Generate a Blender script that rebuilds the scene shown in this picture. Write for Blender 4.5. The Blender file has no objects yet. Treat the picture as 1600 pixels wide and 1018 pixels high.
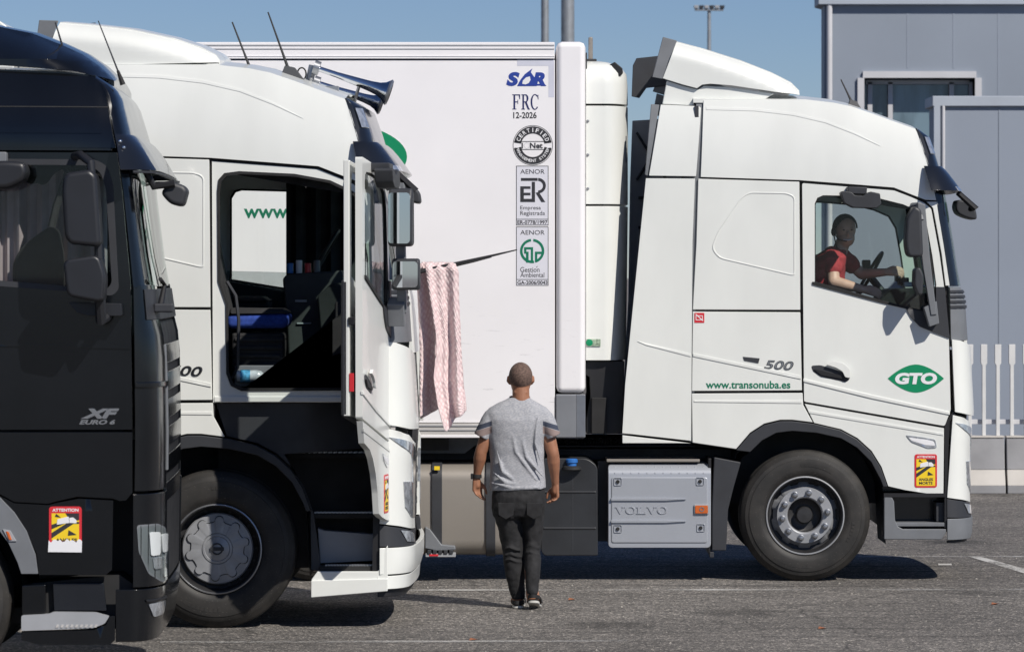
import bpy, bmesh, math, random
from mathutils import Vector, Matrix, noise
random.seed(7)
R = math.radians
C = bpy.context.scene
COL = C.collection
PI = math.pi

# ---------------------------------------------------------------- camera
CH = 2.34            # camera height
FPX = 6400.0         # focal length in pixels of the 1600 px wide photograph
HZ = 425.0           # horizon row
cam = bpy.data.cameras.new('camera'); camo = bpy.data.objects.new('camera', cam); COL.objects.link(camo)
camo.location = (0, 0, CH); camo.rotation_euler = (R(90), 0, 0)
cam.sensor_width = 36; cam.lens = FPX/1600*36; cam.shift_y = (HZ-509)/1600
cam.clip_start = 0.5; cam.clip_end = 4000
cam.dof.use_dof = True; cam.dof.focus_distance = 29; cam.dof.aperture_fstop = 7
C.camera = camo

# ---------------------------------------------------------------- sky and sun
SUN = Vector((0.83, -1.0, 1.18)).normalized()      # towards the sun
el = math.asin(SUN.z); az = math.atan2(SUN.x, SUN.y)
w = bpy.data.worlds.new('World'); C.world = w; w.use_nodes = True
nt = w.node_tree; nt.nodes.clear()
sky = nt.nodes.new('ShaderNodeTexSky'); sky.sky_type = 'NISHITA'; sky.sun_disc = False
sky.sun_elevation = el; sky.sun_rotation = az; sky.air_density = 1.0; sky.dust_density = 0.0; sky.ozone_density = 3.0; sky.altitude = 1500
bg = nt.nodes.new('ShaderNodeBackground'); bg.inputs[1].default_value = 0.056
ou = nt.nodes.new('ShaderNodeOutputWorld')
tint = nt.nodes.new('ShaderNodeMix'); tint.data_type = 'RGBA'; tint.blend_type = 'MULTIPLY'; tint.inputs[0].default_value = 1
tint.inputs[7].default_value = (0.76, 0.84, 1.06, 1)
nt.links.new(sky.outputs[0], tint.inputs[6]); nt.links.new(tint.outputs[2], bg.inputs[0]); nt.links.new(bg.outputs[0], ou.inputs[0])
sl = bpy.data.lights.new('sun', 'SUN'); sl.energy = 4.3; sl.angle = R(0.53); sl.color = (1, .945, .865)
so = bpy.data.objects.new('sun', sl); COL.objects.link(so); so.rotation_euler = SUN.to_track_quat('Z', 'Y').to_euler(); so.location = (20, -20, 40)
C.view_settings.view_transform = 'Standard'; C.view_settings.look = 'None'
C.view_settings.exposure = 0.14; C.view_settings.gamma = 1; C.view_settings.use_curve_mapping = False

# ---------------------------------------------------------------- materials
def new_mat(name):
    m = bpy.data.materials.new(name); m.use_nodes = True
    return m, m.node_tree, m.node_tree.nodes['Principled BSDF']
def mat(name, col, rough=.5, metal=0, var=.06, scale=6, bump=0, bscale=60, coat=0, spec=.5, stretch=None, dark=None):
    m, t, p = new_mat(name)
    tc = t.nodes.new('ShaderNodeTexCoord'); mp = t.nodes.new('ShaderNodeMapping')
    t.links.new(tc.outputs['Object'], mp.inputs[0])
    if stretch: mp.inputs['Scale'].default_value = stretch
    n = t.nodes.new('ShaderNodeTexNoise'); n.inputs['Scale'].default_value = scale; n.inputs['Detail'].default_value = 6
    t.links.new(mp.outputs[0], n.inputs[0])
    r = t.nodes.new('ShaderNodeValToRGB')
    d = dark if dark else tuple(c*(1-var*2) for c in col)
    r.color_ramp.elements[0].position = .3; r.color_ramp.elements[0].color = (*d, 1)
    r.color_ramp.elements[1].position = .62; r.color_ramp.elements[1].color = (*col, 1)
    t.links.new(n.outputs[0], r.inputs[0]); t.links.new(r.outputs[0], p.inputs['Base Color'])
    rr = t.nodes.new('ShaderNodeMapRange'); rr.inputs['To Min'].default_value = min(1, rough*1.25); rr.inputs['To Max'].default_value = rough*.8
    t.links.new(n.outputs[0], rr.inputs[0]); t.links.new(rr.outputs[0], p.inputs['Roughness'])
    p.inputs['Metallic'].default_value = metal; p.inputs['Coat Weight'].default_value = coat; p.inputs['Coat Roughness'].default_value = .06
    p.inputs['Specular IOR Level'].default_value = spec
    if bump:
        n2 = t.nodes.new('ShaderNodeTexNoise'); n2.inputs['Scale'].default_value = bscale; n2.inputs['Detail'].default_value = 4
        t.links.new(mp.outputs[0], n2.inputs[0])
        b = t.nodes.new('ShaderNodeBump'); b.inputs['Strength'].default_value = bump; b.inputs['Distance'].default_value = .004
        t.links.new(n2.outputs[0], b.inputs['Height']); t.links.new(b.outputs[0], p.inputs['Normal'])
    return m
def glass(name, tint, refl=1.0, op=0.0):
    m, t, p = new_mat(name); t.nodes.remove(p)
    tr = t.nodes.new('ShaderNodeBsdfTransparent'); tr.inputs[0].default_value = (*tint, 1)
    gl = t.nodes.new('ShaderNodeBsdfGlossy'); gl.inputs['Roughness'].default_value = .015
    fr = t.nodes.new('ShaderNodeFresnel'); fr.inputs[0].default_value = 1.5
    mx = t.nodes.new('ShaderNodeMixShader'); ge = t.nodes.new('ShaderNodeNewGeometry')
    iv = t.nodes.new('ShaderNodeMath'); iv.operation = 'SUBTRACT'; iv.inputs[0].default_value = 1; t.links.new(ge.outputs['Backfacing'], iv.inputs[1])
    ml = t.nodes.new('ShaderNodeMath'); ml.operation = 'MULTIPLY'; t.links.new(fr.outputs[0], ml.inputs[0]); t.links.new(iv.outputs[0], ml.inputs[1]); t.links.new(ml.outputs[0], mx.inputs[0])
    t.links.new(tr.outputs[0], mx.inputs[1]); t.links.new(gl.outputs[0], mx.inputs[2])
    t.links.new(mx.outputs[0], t.nodes['Material Output'].inputs[0])
    return m
M = {}
M['white'] = mat('white_paint', (.755, .77, .74), .30, var=.035, scale=1.8, coat=.35, stretch=(1.6, 1, .7))
M['trailer'] = None
M['dgrey'] = mat('dark_grey_plastic', (.036, .038, .044), .5, var=.12, bump=.12, bscale=220)
M['mgrey'] = mat('mid_grey_plastic', (.17, .18, .195), .5, var=.08, bump=.1, bscale=220)
M['lgrey'] = mat('light_grey_plastic', (.33, .34, .36), .5, var=.06)
M['mirrorblack'] = mat('satin_black_plastic', (.020, .021, .025), .38, var=.12)
M['tankblack'] = mat('black_tank_plastic', (.028, .030, .034), .42, var=.2, scale=5, bump=.12, bscale=160)
M['black'] = mat('black_plastic', (.012, .012, .014), .5, var=.15, bump=.1, bscale=150)
M['rubber'] = mat('black_rubber', (.016, .016, .017), .75, var=.15)
M['gloss_black'] = mat('gloss_black_blue', (.010, .012, .017), .2, var=.1, coat=.4)
M['blackpaint'] = mat('black_truck_paint', (.0045, .0055, .0075), .17, var=.2, scale=3, coat=.35, spec=.4)
M['darkint'] = mat('cab_interior_dark', (.026, .026, .028), .8, var=.2)
M['midint'] = mat('cab_interior_grey', (.05, .05, .052), .8, var=.15)
M['silver'] = mat('silver_paint', (.40, .42, .46), .38, metal=.3, var=.03, scale=3, bump=.03, bscale=300)
M['alu'] = mat('brushed_aluminium', (.33, .30, .265), .42, metal=.4, var=.05, scale=2, bump=.08, bscale=90)
M['chrome'] = mat('chrome', (.72, .74, .78), .12, metal=1, var=.03)
M['steel'] = mat('steel', (.38, .39, .41), .34, metal=.8, var=.08, scale=12)
M['hub'] = mat('grey_hub_paint', (.34, .35, .37), .42, metal=.25, var=.1, scale=9)
M['rim'] = mat('dark_rim_paint', (.035, .035, .037), .45, metal=.2, var=.2, scale=8)
M['glass'] = glass('clear_glass', (.93, .955, .945))
M['screen'] = glass('green_windscreen_glass', (.76, .87, .84))
M['smoke'] = glass('smoked_glass', (.72, .75, .75))
M['lens'] = mat('headlamp_lens', (.62, .66, .72), .12, metal=.55, var=.25, scale=30, coat=1)
M['amber'] = mat('amber_lens', (.62, .13, .02), .2, var=.1, coat=1)
M['red'] = mat('red_print', (.62, .03, .04), .4, var=.03)
M['yellow'] = mat('yellow_print', (.85, .60, .02), .45, var=.03)
M['ink'] = mat('dark_ink', (.03, .03, .035), .5, var=.03)
M['blueink'] = mat('blue_ink', (.02, .05, .30), .45, var=.03)
M['green'] = mat('green_print', (.0, .24, .10), .4, var=.03)
M['greenink'] = mat('green_ink', (.0, .17, .09), .45, var=.03)
M['paper'] = mat('white_print', (.78, .78, .80), .5, var=.02)
M['palefilm'] = mat('pale_film', (.62, .63, .72), .4, var=.05)
M['blue'] = mat('blue_plastic', (.03, .16, .50), .4, var=.08)
M['bluecloth'] = mat('blue_seat_cloth', (.02, .06, .32), .9, var=.2, scale=40)
M['skin'] = mat('tanned_skin', (.33, .15, .085), .55, var=.12, scale=14, bump=.06, bscale=200)
M['hair'] = mat('cropped_hair', (.15, .095, .075), .8, var=.3, scale=90, bump=.3, bscale=500)
M['denim'] = mat('charcoal_denim', (.015, .015, .017), .9, var=.22, scale=22, bump=.35, bscale=420)
M['redcloth'] = mat('red_shirt', (.42, .04, .05), .9, var=.12, scale=30)
M['gloveg'] = mat('foam_sole', (.55, .54, .50), .7, var=.05)
M['mirror'] = mat('mirror_glass', (.75, .78, .82), .02, metal=1, var=0)
M['curtain'] = mat('mauve_curtain', (.40, .33, .35), .95, var=.1, scale=8)
M['galv'] = mat('galvanised_steel', (.34, .36, .38), .5, metal=.5, var=.12)
M['pvc'] = mat('clear_bottle', (.55, .62, .66), .15, var=.2, scale=25, coat=.5)
M['pinkflower'] = mat('pink_petals', (.50, .12, .22), .8, var=.2)

def tyre_mat():
    m, t, p = new_mat('tyre_rubber')
    tc = t.nodes.new('ShaderNodeTexCoord')
    n = t.nodes.new('ShaderNodeTexNoise'); n.inputs['Scale'].default_value = 7; n.inputs['Detail'].default_value = 8
    t.links.new(tc.outputs['Object'], n.inputs[0])
    r = t.nodes.new('ShaderNodeValToRGB')
    r.color_ramp.elements[0].position = .35; r.color_ramp.elements[0].color = (.014, .0135, .013, 1)
    r.color_ramp.elements[1].position = .7; r.color_ramp.elements[1].color = (.034, .031, .028, 1)
    t.links.new(n.outputs[0], r.inputs[0])
    v = t.nodes.new('ShaderNodeTexVoronoi'); v.inputs['Scale'].default_value = 55
    t.links.new(tc.outputs['Object'], v.inputs[0])
    lt = t.nodes.new('ShaderNodeMath'); lt.operation = 'LESS_THAN'; lt.inputs[1].default_value = .10; t.links.new(v.outputs[0], lt.inputs[0])
    ml = t.nodes.new('ShaderNodeMath'); ml.operation = 'MULTIPLY'; ml.inputs[1].default_value = .5; t.links.new(lt.outputs[0], ml.inputs[0])
    mx = t.nodes.new('ShaderNodeMix'); mx.data_type = 'RGBA'; mx.inputs[7].default_value = (.22, .20, .18, 1)
    t.links.new(ml.outputs[0], mx.inputs[0]); t.links.new(r.outputs[0], mx.inputs[6]); t.links.new(mx.outputs[2], p.inputs['Base Color'])
    p.inputs['Roughness'].default_value = .62
    return m
M['tyre'] = tyre_mat()

def trailer_mat(name='trailer_white_panel', lo=1.3, hi=2.2):
    m, t, p = new_mat(name)
    tc = t.nodes.new('ShaderNodeTexCoord'); mp = t.nodes.new('ShaderNodeMapping'); mp.inputs['Scale'].default_value = (3.2, 1, 22); mp.inputs['Rotation'].default_value = (0, R(14), 0)
    t.links.new(tc.outputs['Object'], mp.inputs[0])
    n = t.nodes.new('ShaderNodeTexNoise'); n.inputs['Scale'].default_value = 1.6; n.inputs['Detail'].default_value = 10; n.inputs['Roughness'].default_value = .7
    t.links.new(mp.outputs[0], n.inputs[0])
    rp = t.nodes.new('ShaderNodeValToRGB'); rp.color_ramp.elements[0].position = .60; rp.color_ramp.elements[0].color = (0, 0, 0, 1)
    rp.color_ramp.elements[1].position = .70; rp.color_ramp.elements[1].color = (1, 1, 1, 1)
    t.links.new(n.outputs[0], rp.inputs[0])
    sx = t.nodes.new('ShaderNodeSeparateXYZ'); t.links.new(tc.outputs['Object'], sx.inputs[0])
    mr = t.nodes.new('ShaderNodeMapRange'); mr.inputs['From Min'].default_value = hi; mr.inputs['From Max'].default_value = lo
    mr.inputs['To Min'].default_value = .03; mr.inputs['To Max'].default_value = .85
    t.links.new(sx.outputs[2], mr.inputs[0])
    ml = t.nodes.new('ShaderNodeMath'); ml.operation = 'MULTIPLY'; t.links.new(rp.outputs[0], ml.inputs[0]); t.links.new(mr.outputs[0], ml.inputs[1])
    n2 = t.nodes.new('ShaderNodeTexNoise'); n2.inputs['Scale'].default_value = 1.3; n2.inputs['Detail'].default_value = 5
    t.links.new(tc.outputs['Object'], n2.inputs[0])
    r2 = t.nodes.new('ShaderNodeValToRGB'); r2.color_ramp.elements[0].position = .3; r2.color_ramp.elements[0].color = (.80, .785, .80, 1)
    r2.color_ramp.elements[1].position = .7; r2.color_ramp.elements[1].color = (.85, .835, .85, 1)
    t.links.new(n2.outputs[0], r2.inputs[0])
    mx = t.nodes.new('ShaderNodeMix'); mx.data_type = 'RGBA'; mx.inputs[7].default_value = (.34, .33, .33, 1)
    t.links.new(ml.outputs[0], mx.inputs[0]); t.links.new(r2.outputs[0], mx.inputs[6]); t.links.new(mx.outputs[2], p.inputs['Base Color'])
    p.inputs['Roughness'].default_value = .42
    nb = t.nodes.new('ShaderNodeTexNoise'); nb.inputs['Scale'].default_value = 3; t.links.new(tc.outputs['Object'], nb.inputs[0])
    b = t.nodes.new('ShaderNodeBump'); b.inputs['Strength'].default_value = .12; b.inputs['Distance'].default_value = .01
    t.links.new(nb.outputs[0], b.inputs['Height']); t.links.new(b.outputs[0], p.inputs['Normal'])
    return m
M['trailer'] = trailer_mat()

# ---------------------------------------------------------------- object helpers
def tag(o, label=None, cat=None, group=None, kind=None):
    if label: o['label'] = label
    if cat: o['category'] = cat
    if group: o['group'] = group
    if kind: o['kind'] = kind
    return o
def root(name, loc, label, cat, group=None, rz=0):
    o = bpy.data.objects.new(name, None); COL.objects.link(o); o.location = loc; o.rotation_euler = (0, 0, rz)
    o.empty_display_size = .2
    return tag(o, label, cat, group)
def link(name, me, m, parent=None, bev=0, seg=2, smooth=True):
    o = bpy.data.objects.new(name, me); COL.objects.link(o)
    if m and not me.materials: me.materials.append(m)
    if parent: o.parent = parent
    for p in me.polygons: p.use_smooth = smooth
    if bev:
        b = o.modifiers.new('bevel', 'BEVEL'); b.width = bev; b.segments = seg; b.limit_method = 'ANGLE'; b.angle_limit = R(38)
        b.harden_normals = True
    elif smooth:
        me.set_sharp_from_angle(angle=R(38))
    return o

def sheet(name, poly, fn, m, parent, th=.02, cu=(), cv=(), holes=(), bev=.003):
    """outline in a 2-D parameter space -> solid curved panel"""
    bm = bmesh.new(); loops = [poly] + list(holes); es = []
    for lp in loops:
        vs = [bm.verts.new((a, b, 0)) for a, b in lp]
        if len(loops) > 1:
            for i in range(len(vs)): es.append(bm.edges.new((vs[i-1], vs[i])))
        else: bm.faces.new(vs)
    if len(loops) > 1:
        bmesh.ops.triangle_fill(bm, edges=es, use_beauty=True, use_dissolve=False)
    us = [v.co.x for v in bm.verts]; vv = [v.co.y for v in bm.verts]
    for c in cu:
        if min(us) < c < max(us):
            bmesh.ops.bisect_plane(bm, geom=bm.verts[:]+bm.edges[:]+bm.faces[:], dist=1e-4, plane_co=(c, 0, 0), plane_no=(1, 0, 0))
    for c in cv:
        if min(vv) < c < max(vv):
            bmesh.ops.bisect_plane(bm, geom=bm.verts[:]+bm.edges[:]+bm.faces[:], dist=1e-4, plane_co=(0, c, 0), plane_no=(0, 1, 0))
    bm.verts.index_update()
    n = len(bm.verts); P = [(v.co.x, v.co.y) for v in bm.verts]
    F = [[v.index for v in f.verts] for f in bm.faces]
    B = [(e.verts[0].index, e.verts[1].index) for e in bm.edges if len(e.link_faces) == 1]
    bm.free()
    V = [fn(a, b, 0) for a, b in P] + [fn(a, b, -th) for a, b in P]
    FF = F + [[i+n for i in reversed(f)] for f in F] + [[a, b, b+n, a+n] for a, b in B]
    me = bpy.data.meshes.new(name); me.from_pydata(V, [], FF)
    b2 = bmesh.new(); b2.from_mesh(me); bmesh.ops.recalc_face_normals(b2, faces=b2.faces[:]); b2.to_mesh(me); b2.free()
    return link(name, me, m, parent, bev)

def wrinkle(o, st, sz, nm):
    t = bpy.data.textures.new(nm, 'CLOUDS'); t.noise_scale = sz; t.noise_depth = 2
    d = o.modifiers.new('folds', 'DISPLACE'); d.texture = t; d.strength = st; d.mid_level = .5; return o

class MB:
    def __init__(s): s.v = []; s.f = []
    def add(s, V, F):
        k = len(s.v); s.v += [tuple(p) for p in V]; s.f += [[i+k for i in f] for f in F]; return s
    def box(s, x0, x1, y0, y1, z0, z1):
        V = [(x, y, z) for z in (z0, z1) for y in (y0, y1) for x in (x0, x1)]
        return s.add(V, [[0, 2, 3, 1], [4, 5, 7, 6], [0, 1, 5, 4], [2, 6, 7, 3], [0, 4, 6, 2], [1, 3, 7, 5]])
    def prism(s, pts, y0, y1):            # outline in x,z extruded along y
        n = len(pts)
        V = [(x, y0, z) for x, z in pts] + [(x, y1, z) for x, z in pts]
        return s.add(V, [list(range(n)), list(range(2*n-1, n-1, -1))] + [[i, (i+1) % n, n+(i+1) % n, n+i] for i in range(n)])
    def prismx(s, pts, x0, x1):           # outline in y,z extruded along x
        n = len(pts)
        V = [(x0, y, z) for y, z in pts] + [(x1, y, z) for y, z in pts]
        return s.add(V, [list(range(n)), list(range(2*n-1, n-1, -1))] + [[i, (i+1) % n, n+(i+1) % n, n+i] for i in range(n)])
    def prismz(s, pts, z0, z1):
        n = len(pts)
        V = [(x, y, z0) for x, y in pts] + [(x, y, z1) for x, y in pts]
        return s.add(V, [list(range(n)), list(range(2*n-1, n-1, -1))] + [[i, (i+1) % n, n+(i+1) % n, n+i] for i in range(n)])
    def loft(s, rings, closed=True, caps=True):
        n = len(rings[0]); V = [p for r in rings for p in r]; F = []
        for k in range(len(rings)-1):
            for i in range(n if closed else n-1):
                j = (i+1) % n; F.append([k*n+i, k*n+j, (k+1)*n+j, (k+1)*n+i])
        if caps and closed: F.append(list(range(n))[::-1]); F.append([(len(rings)-1)*n+i for i in range(n)])
        return s.add(V, F)
    def tube(s, pts, r, n=10, round_ends=False):
        P = [Vector(p) for p in pts]; rs = r if isinstance(r, (list, tuple)) else [r]*len(P)
        if round_ends:
            d0 = (P[1]-P[0]).normalized(); d1 = (P[-1]-P[-2]).normalized(); P2 = []; r2 = []
            for k in (1, .85, .5): P2.append(P[0]-d0*rs[0]*k); r2.append(rs[0]*math.sqrt(max(0.001, 1-k*k)))
            P2 += P; r2 += list(rs)
            for k in (.5, .85, 1): P2.append(P[-1]+d1*rs[-1]*k); r2.append(rs[-1]*math.sqrt(max(0.001, 1-k*k)))
            P, rs = P2, r2
        rings = []; up = None
        for i, p in enumerate(P):
            d = (P[min(i+1, len(P)-1)]-P[max(i-1, 0)]).normalized()
            if up is None: up = Vector((0, 0, 1)) if abs(d.z) < .9 else Vector((0, 1, 0))
            a = d.cross(up); a = a.normalized() if a.length > 1e-5 else Vector((1, 0, 0)); b = d.cross(a).normalized(); up = -b
            rings.append([p+(a*math.cos(t)+b*math.sin(t))*rs[i] for t in [2*PI*k/n for k in range(n)]])
        return s.loft(rings)
    def lathe(s, cx, cz, prof, n=48, a0=0, a1=2*PI):          # axis along y; prof = [(r,y)]
        full = abs(a1-a0-2*PI) < 1e-6; rings = []
        for k in range(n if full else n+1):
            t = a0+(a1-a0)*k/n
            rings.append([(cx+r*math.cos(t), y, cz+r*math.sin(t)) for r, y in prof])
        m = len(prof); V = [p for r in rings for p in r]; F = []; K = len(rings)
        for k in range(K if full else K-1):
            for i in range(m-1):
                a = k; b = (k+1) % K; F.append([a*m+i, a*m+i+1, b*m+i+1, b*m+i])
        return s.add(V, F)
    def ball(s, c, rx, ry, rz, n=16, m=10):
        rings = []
        for k in range(1, m):
            t = PI*k/m
            rings.append([(c[0]+rx*math.sin(t)*math.cos(2*PI*i/n), c[1]+ry*math.sin(t)*math.sin(2*PI*i/n), c[2]-rz*math.cos(t)) for i in range(n)])
        return s.loft(rings)
    def mesh(s, name):
        me = bpy.data.meshes.new(name); me.from_pydata(s.v, [], s.f)
        b2 = bmesh.new(); b2.from_mesh(me); bmesh.ops.recalc_face_normals(b2, faces=b2.faces[:]); b2.to_mesh(me); b2.free()
        return me
    def build(s, name, m, parent=None, bev=0, seg=2, smooth=True):
        return link(name, s.mesh(name), m, parent, bev, seg, smooth)

def frange(a, b, st):
    r = []; x = a
    while x < b: r.append(x); x += st
    return r
def itp(tab, x):
    if x <= tab[0][0]: return tab[0][1]
    for (a, u), (b, v) in zip(tab, tab[1:]):
        if x <= b: return u+(v-u)*(x-a)/(b-a)
    return tab[-1][1]
def rrect(x0, z0, x1, z1, r, n=5):
    P = []
    for cx, cz, a in ((x1-r, z1-r, 0), (x0+r, z1-r, 90), (x0+r, z0+r, 180), (x1-r, z0+r, 270)):
        for k in range(n+1): t = R(a+90*k/n); P.append((cx+r*math.cos(t), cz+r*math.sin(t)))
    return P
def roundpoly(pts, r, n=4):
    P = []; L = len(pts)
    for i in range(L):
        a = Vector(pts[i-1]); b = Vector(pts[i]); c = Vector(pts[(i+1) % L])
        u = (a-b); v = (c-b); d = min(r, u.length*.45, v.length*.45)
        p0 = b+u.normalized()*d; p1 = b+v.normalized()*d
        for k in range(n+1):
            t = k/n; q = p0*(1-t)**2+b*2*t*(1-t)+p1*t*t; P.append((q.x, q.y))
    return P
def ell(cx, cz, rx, rz, n=40, a0=0, a1=2*PI, end=False):
    return [(cx+rx*math.cos(a0+(a1-a0)*k/n), cz+rz*math.sin(a0+(a1-a0)*k/n)) for k in range(n+1 if end else n)]
def ringpoly(cx, cz, r0, r1, a0, a1, n=24):
    return ell(cx, cz, r1, r1, n, R(a0), R(a1), True)+ell(cx, cz, r0, r0, n, R(a1), R(a0), True)

def flatfn(y):                    # flat print on a side facing the camera: param = (x,z)
    return lambda a, b, o: (a, y-o, b)
def decal(name, polys, y, m, parent, th=.0015, bev=0):
    mb = MB()
    for i, p in enumerate(polys): mb.prism(p, y-th-(i%12)*.00012, y+.001)
    return mb.build(name, m, parent, bev, smooth=False)
def text_mesh(s, offset=0, shear=0):
    cu = bpy.data.curves.new('t', 'FONT'); cu.body = s; cu.offset = offset; cu.shear = shear; cu.extrude = .02; cu.resolution_u = 4
    o = bpy.data.objects.new('t', cu); COL.objects.link(o)
    dg = bpy.context.evaluated_depsgraph_get(); me = bpy.data.meshes.new_from_object(o.evaluated_get(dg))
    bpy.data.objects.remove(o); return me
def text(name, s, box, y, m, parent, offset=0, shear=0, th=.0015, rot=0):
    """fit lettering into box=(x0,z0,x1,z1) on the plane y facing -Y"""
    me = text_mesh(s, offset, shear); me.name = name
    xs_ = [v.co.x for v in me.vertices]; ys_ = [v.co.y for v in me.vertices]
    ax, bx, ay, by = min(xs_), max(xs_), min(ys_), max(ys_); x0, z0, x1, z1 = box
    cx, cz = (x0+x1)/2, (z0+z1)/2; ca, sa = math.cos(rot), math.sin(rot)
    for v in me.vertices:
        x = x0+(v.co.x-ax)/(bx-ax)*(x1-x0); z = z0+(v.co.y-ay)/(by-ay)*(z1-z0)
        yy = y-th if v.co.z > 0 else y+.001
        dx, dz = x-cx, z-cz; v.co = (cx+dx*ca-dz*sa, yy, cz+dx*sa+dz*ca)
    me.materials.clear()
    return link(name, me, m, parent, 0, smooth=False)

# serif letters as outlines on a unit box
def serif(ch):
    q = []
    def rc(a, b, c, d): q.append([(a, b), (c, b), (c, d), (a, d)])
    if ch == 'F':
        rc(.14, 0, .34, 1); rc(0, 0, .48, .05); rc(0, .95, .92, 1.0); rc(.34, .47, .68, .53); rc(.62, .36, .68, .64); q.append([(.92, 1), (.92, .68), (.86, .68), (.76, .93), (.34, .94), (.34, 1)])
    if ch == 'R':
        rc(.12, 0, .30, 1); rc(0, 0, .42, .05); rc(0, .95, .4, 1); rc(.30, .47, .5, .53)
        q.append([(.4, 1)]+[(.5+.32*math.sin(t), .735+.265*math.cos(t)) for t in [PI*k/10 for k in range(11)]]+[(.5, .53)]+[(.5+.12*math.sin(t), .735+.2*math.cos(t)) for t in [PI-PI*k/10 for k in range(11)]]+[(.4, .94)])
        q.append([(.40, .5), (.62, .49), (.92, .05), (1, .05), (1, 0), (.76, 0)])
    if ch == 'C' or ch == 'O':
        a0, a1 = (50, 318) if ch == 'C' else (0, 360)
        o = [(.5+.5*math.cos(R(a0+(a1-a0)*k/28)), .5+.52*math.sin(R(a0+(a1-a0)*k/28))) for k in range(29)]
        i = [(.5+.31*math.cos(R(a0+(a1-a0)*k/28)), .5+.46*math.sin(R(a0+(a1-a0)*k/28))) for k in range(29)]
        for k in range(28): q.append([o[k], o[k+1], i[k+1], i[k]])
        if ch == 'C': q.append([(.84, .98), (.9, .98), (.92, .66), (.87, .66), (.78, .88)])
    if ch == 'V':
        q.append([(.08, 1), (.34, 1), (.60, .28), (.54, 0), (.46, 0)]); q.append([(.54, 0), (.86, 1), (.78, 1), (.5, .12)]); rc(-.02, .93, .42, 1); rc(.66, .93, 1.02, 1)
    if ch == 'L':
        rc(.14, 0, .38, 1); rc(0, .93, .52, 1); rc(0, 0, .95, .07); q.append([(.95, 0), (.95, .34), (.88, .34), (.76, .07), (.6, 0)])
    return q
def serif_text(name, s, box, y, m, parent, gap=.08, th=.0015, bev=0):
    x0, z0, x1, z1 = box; n = len(s); cw = (x1-x0)/(n+gap*(n-1)); P = []
    for i, ch in enumerate(s):
        for q in serif(ch): P.append([(x0+(i*(1+gap)+a)*cw, z0+b*(z1-z0)) for a, b in q])
    return decal(name, P, y, m, parent, th, bev)

class Frame:
    """pixel rows of a vertical plane at distance Y, x relative to px0, z above the ground"""
    def __init__(s, Y, px0): s.Y = Y; s.s = FPX/Y; s.px0 = px0; s.loc = ((px0-800)/s.s, Y, 0)
    def __call__(s, px, py): return ((px-s.px0)/s.s, CH+(HZ-py)/s.s)
    def poly(s, pts): return [s(a, b) for a, b in pts]
    def box(s, x0, y0, x1, y1):
        a = s(x0, y1); b = s(x1, y0); return (a[0], a[1], b[0], b[1])

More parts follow.
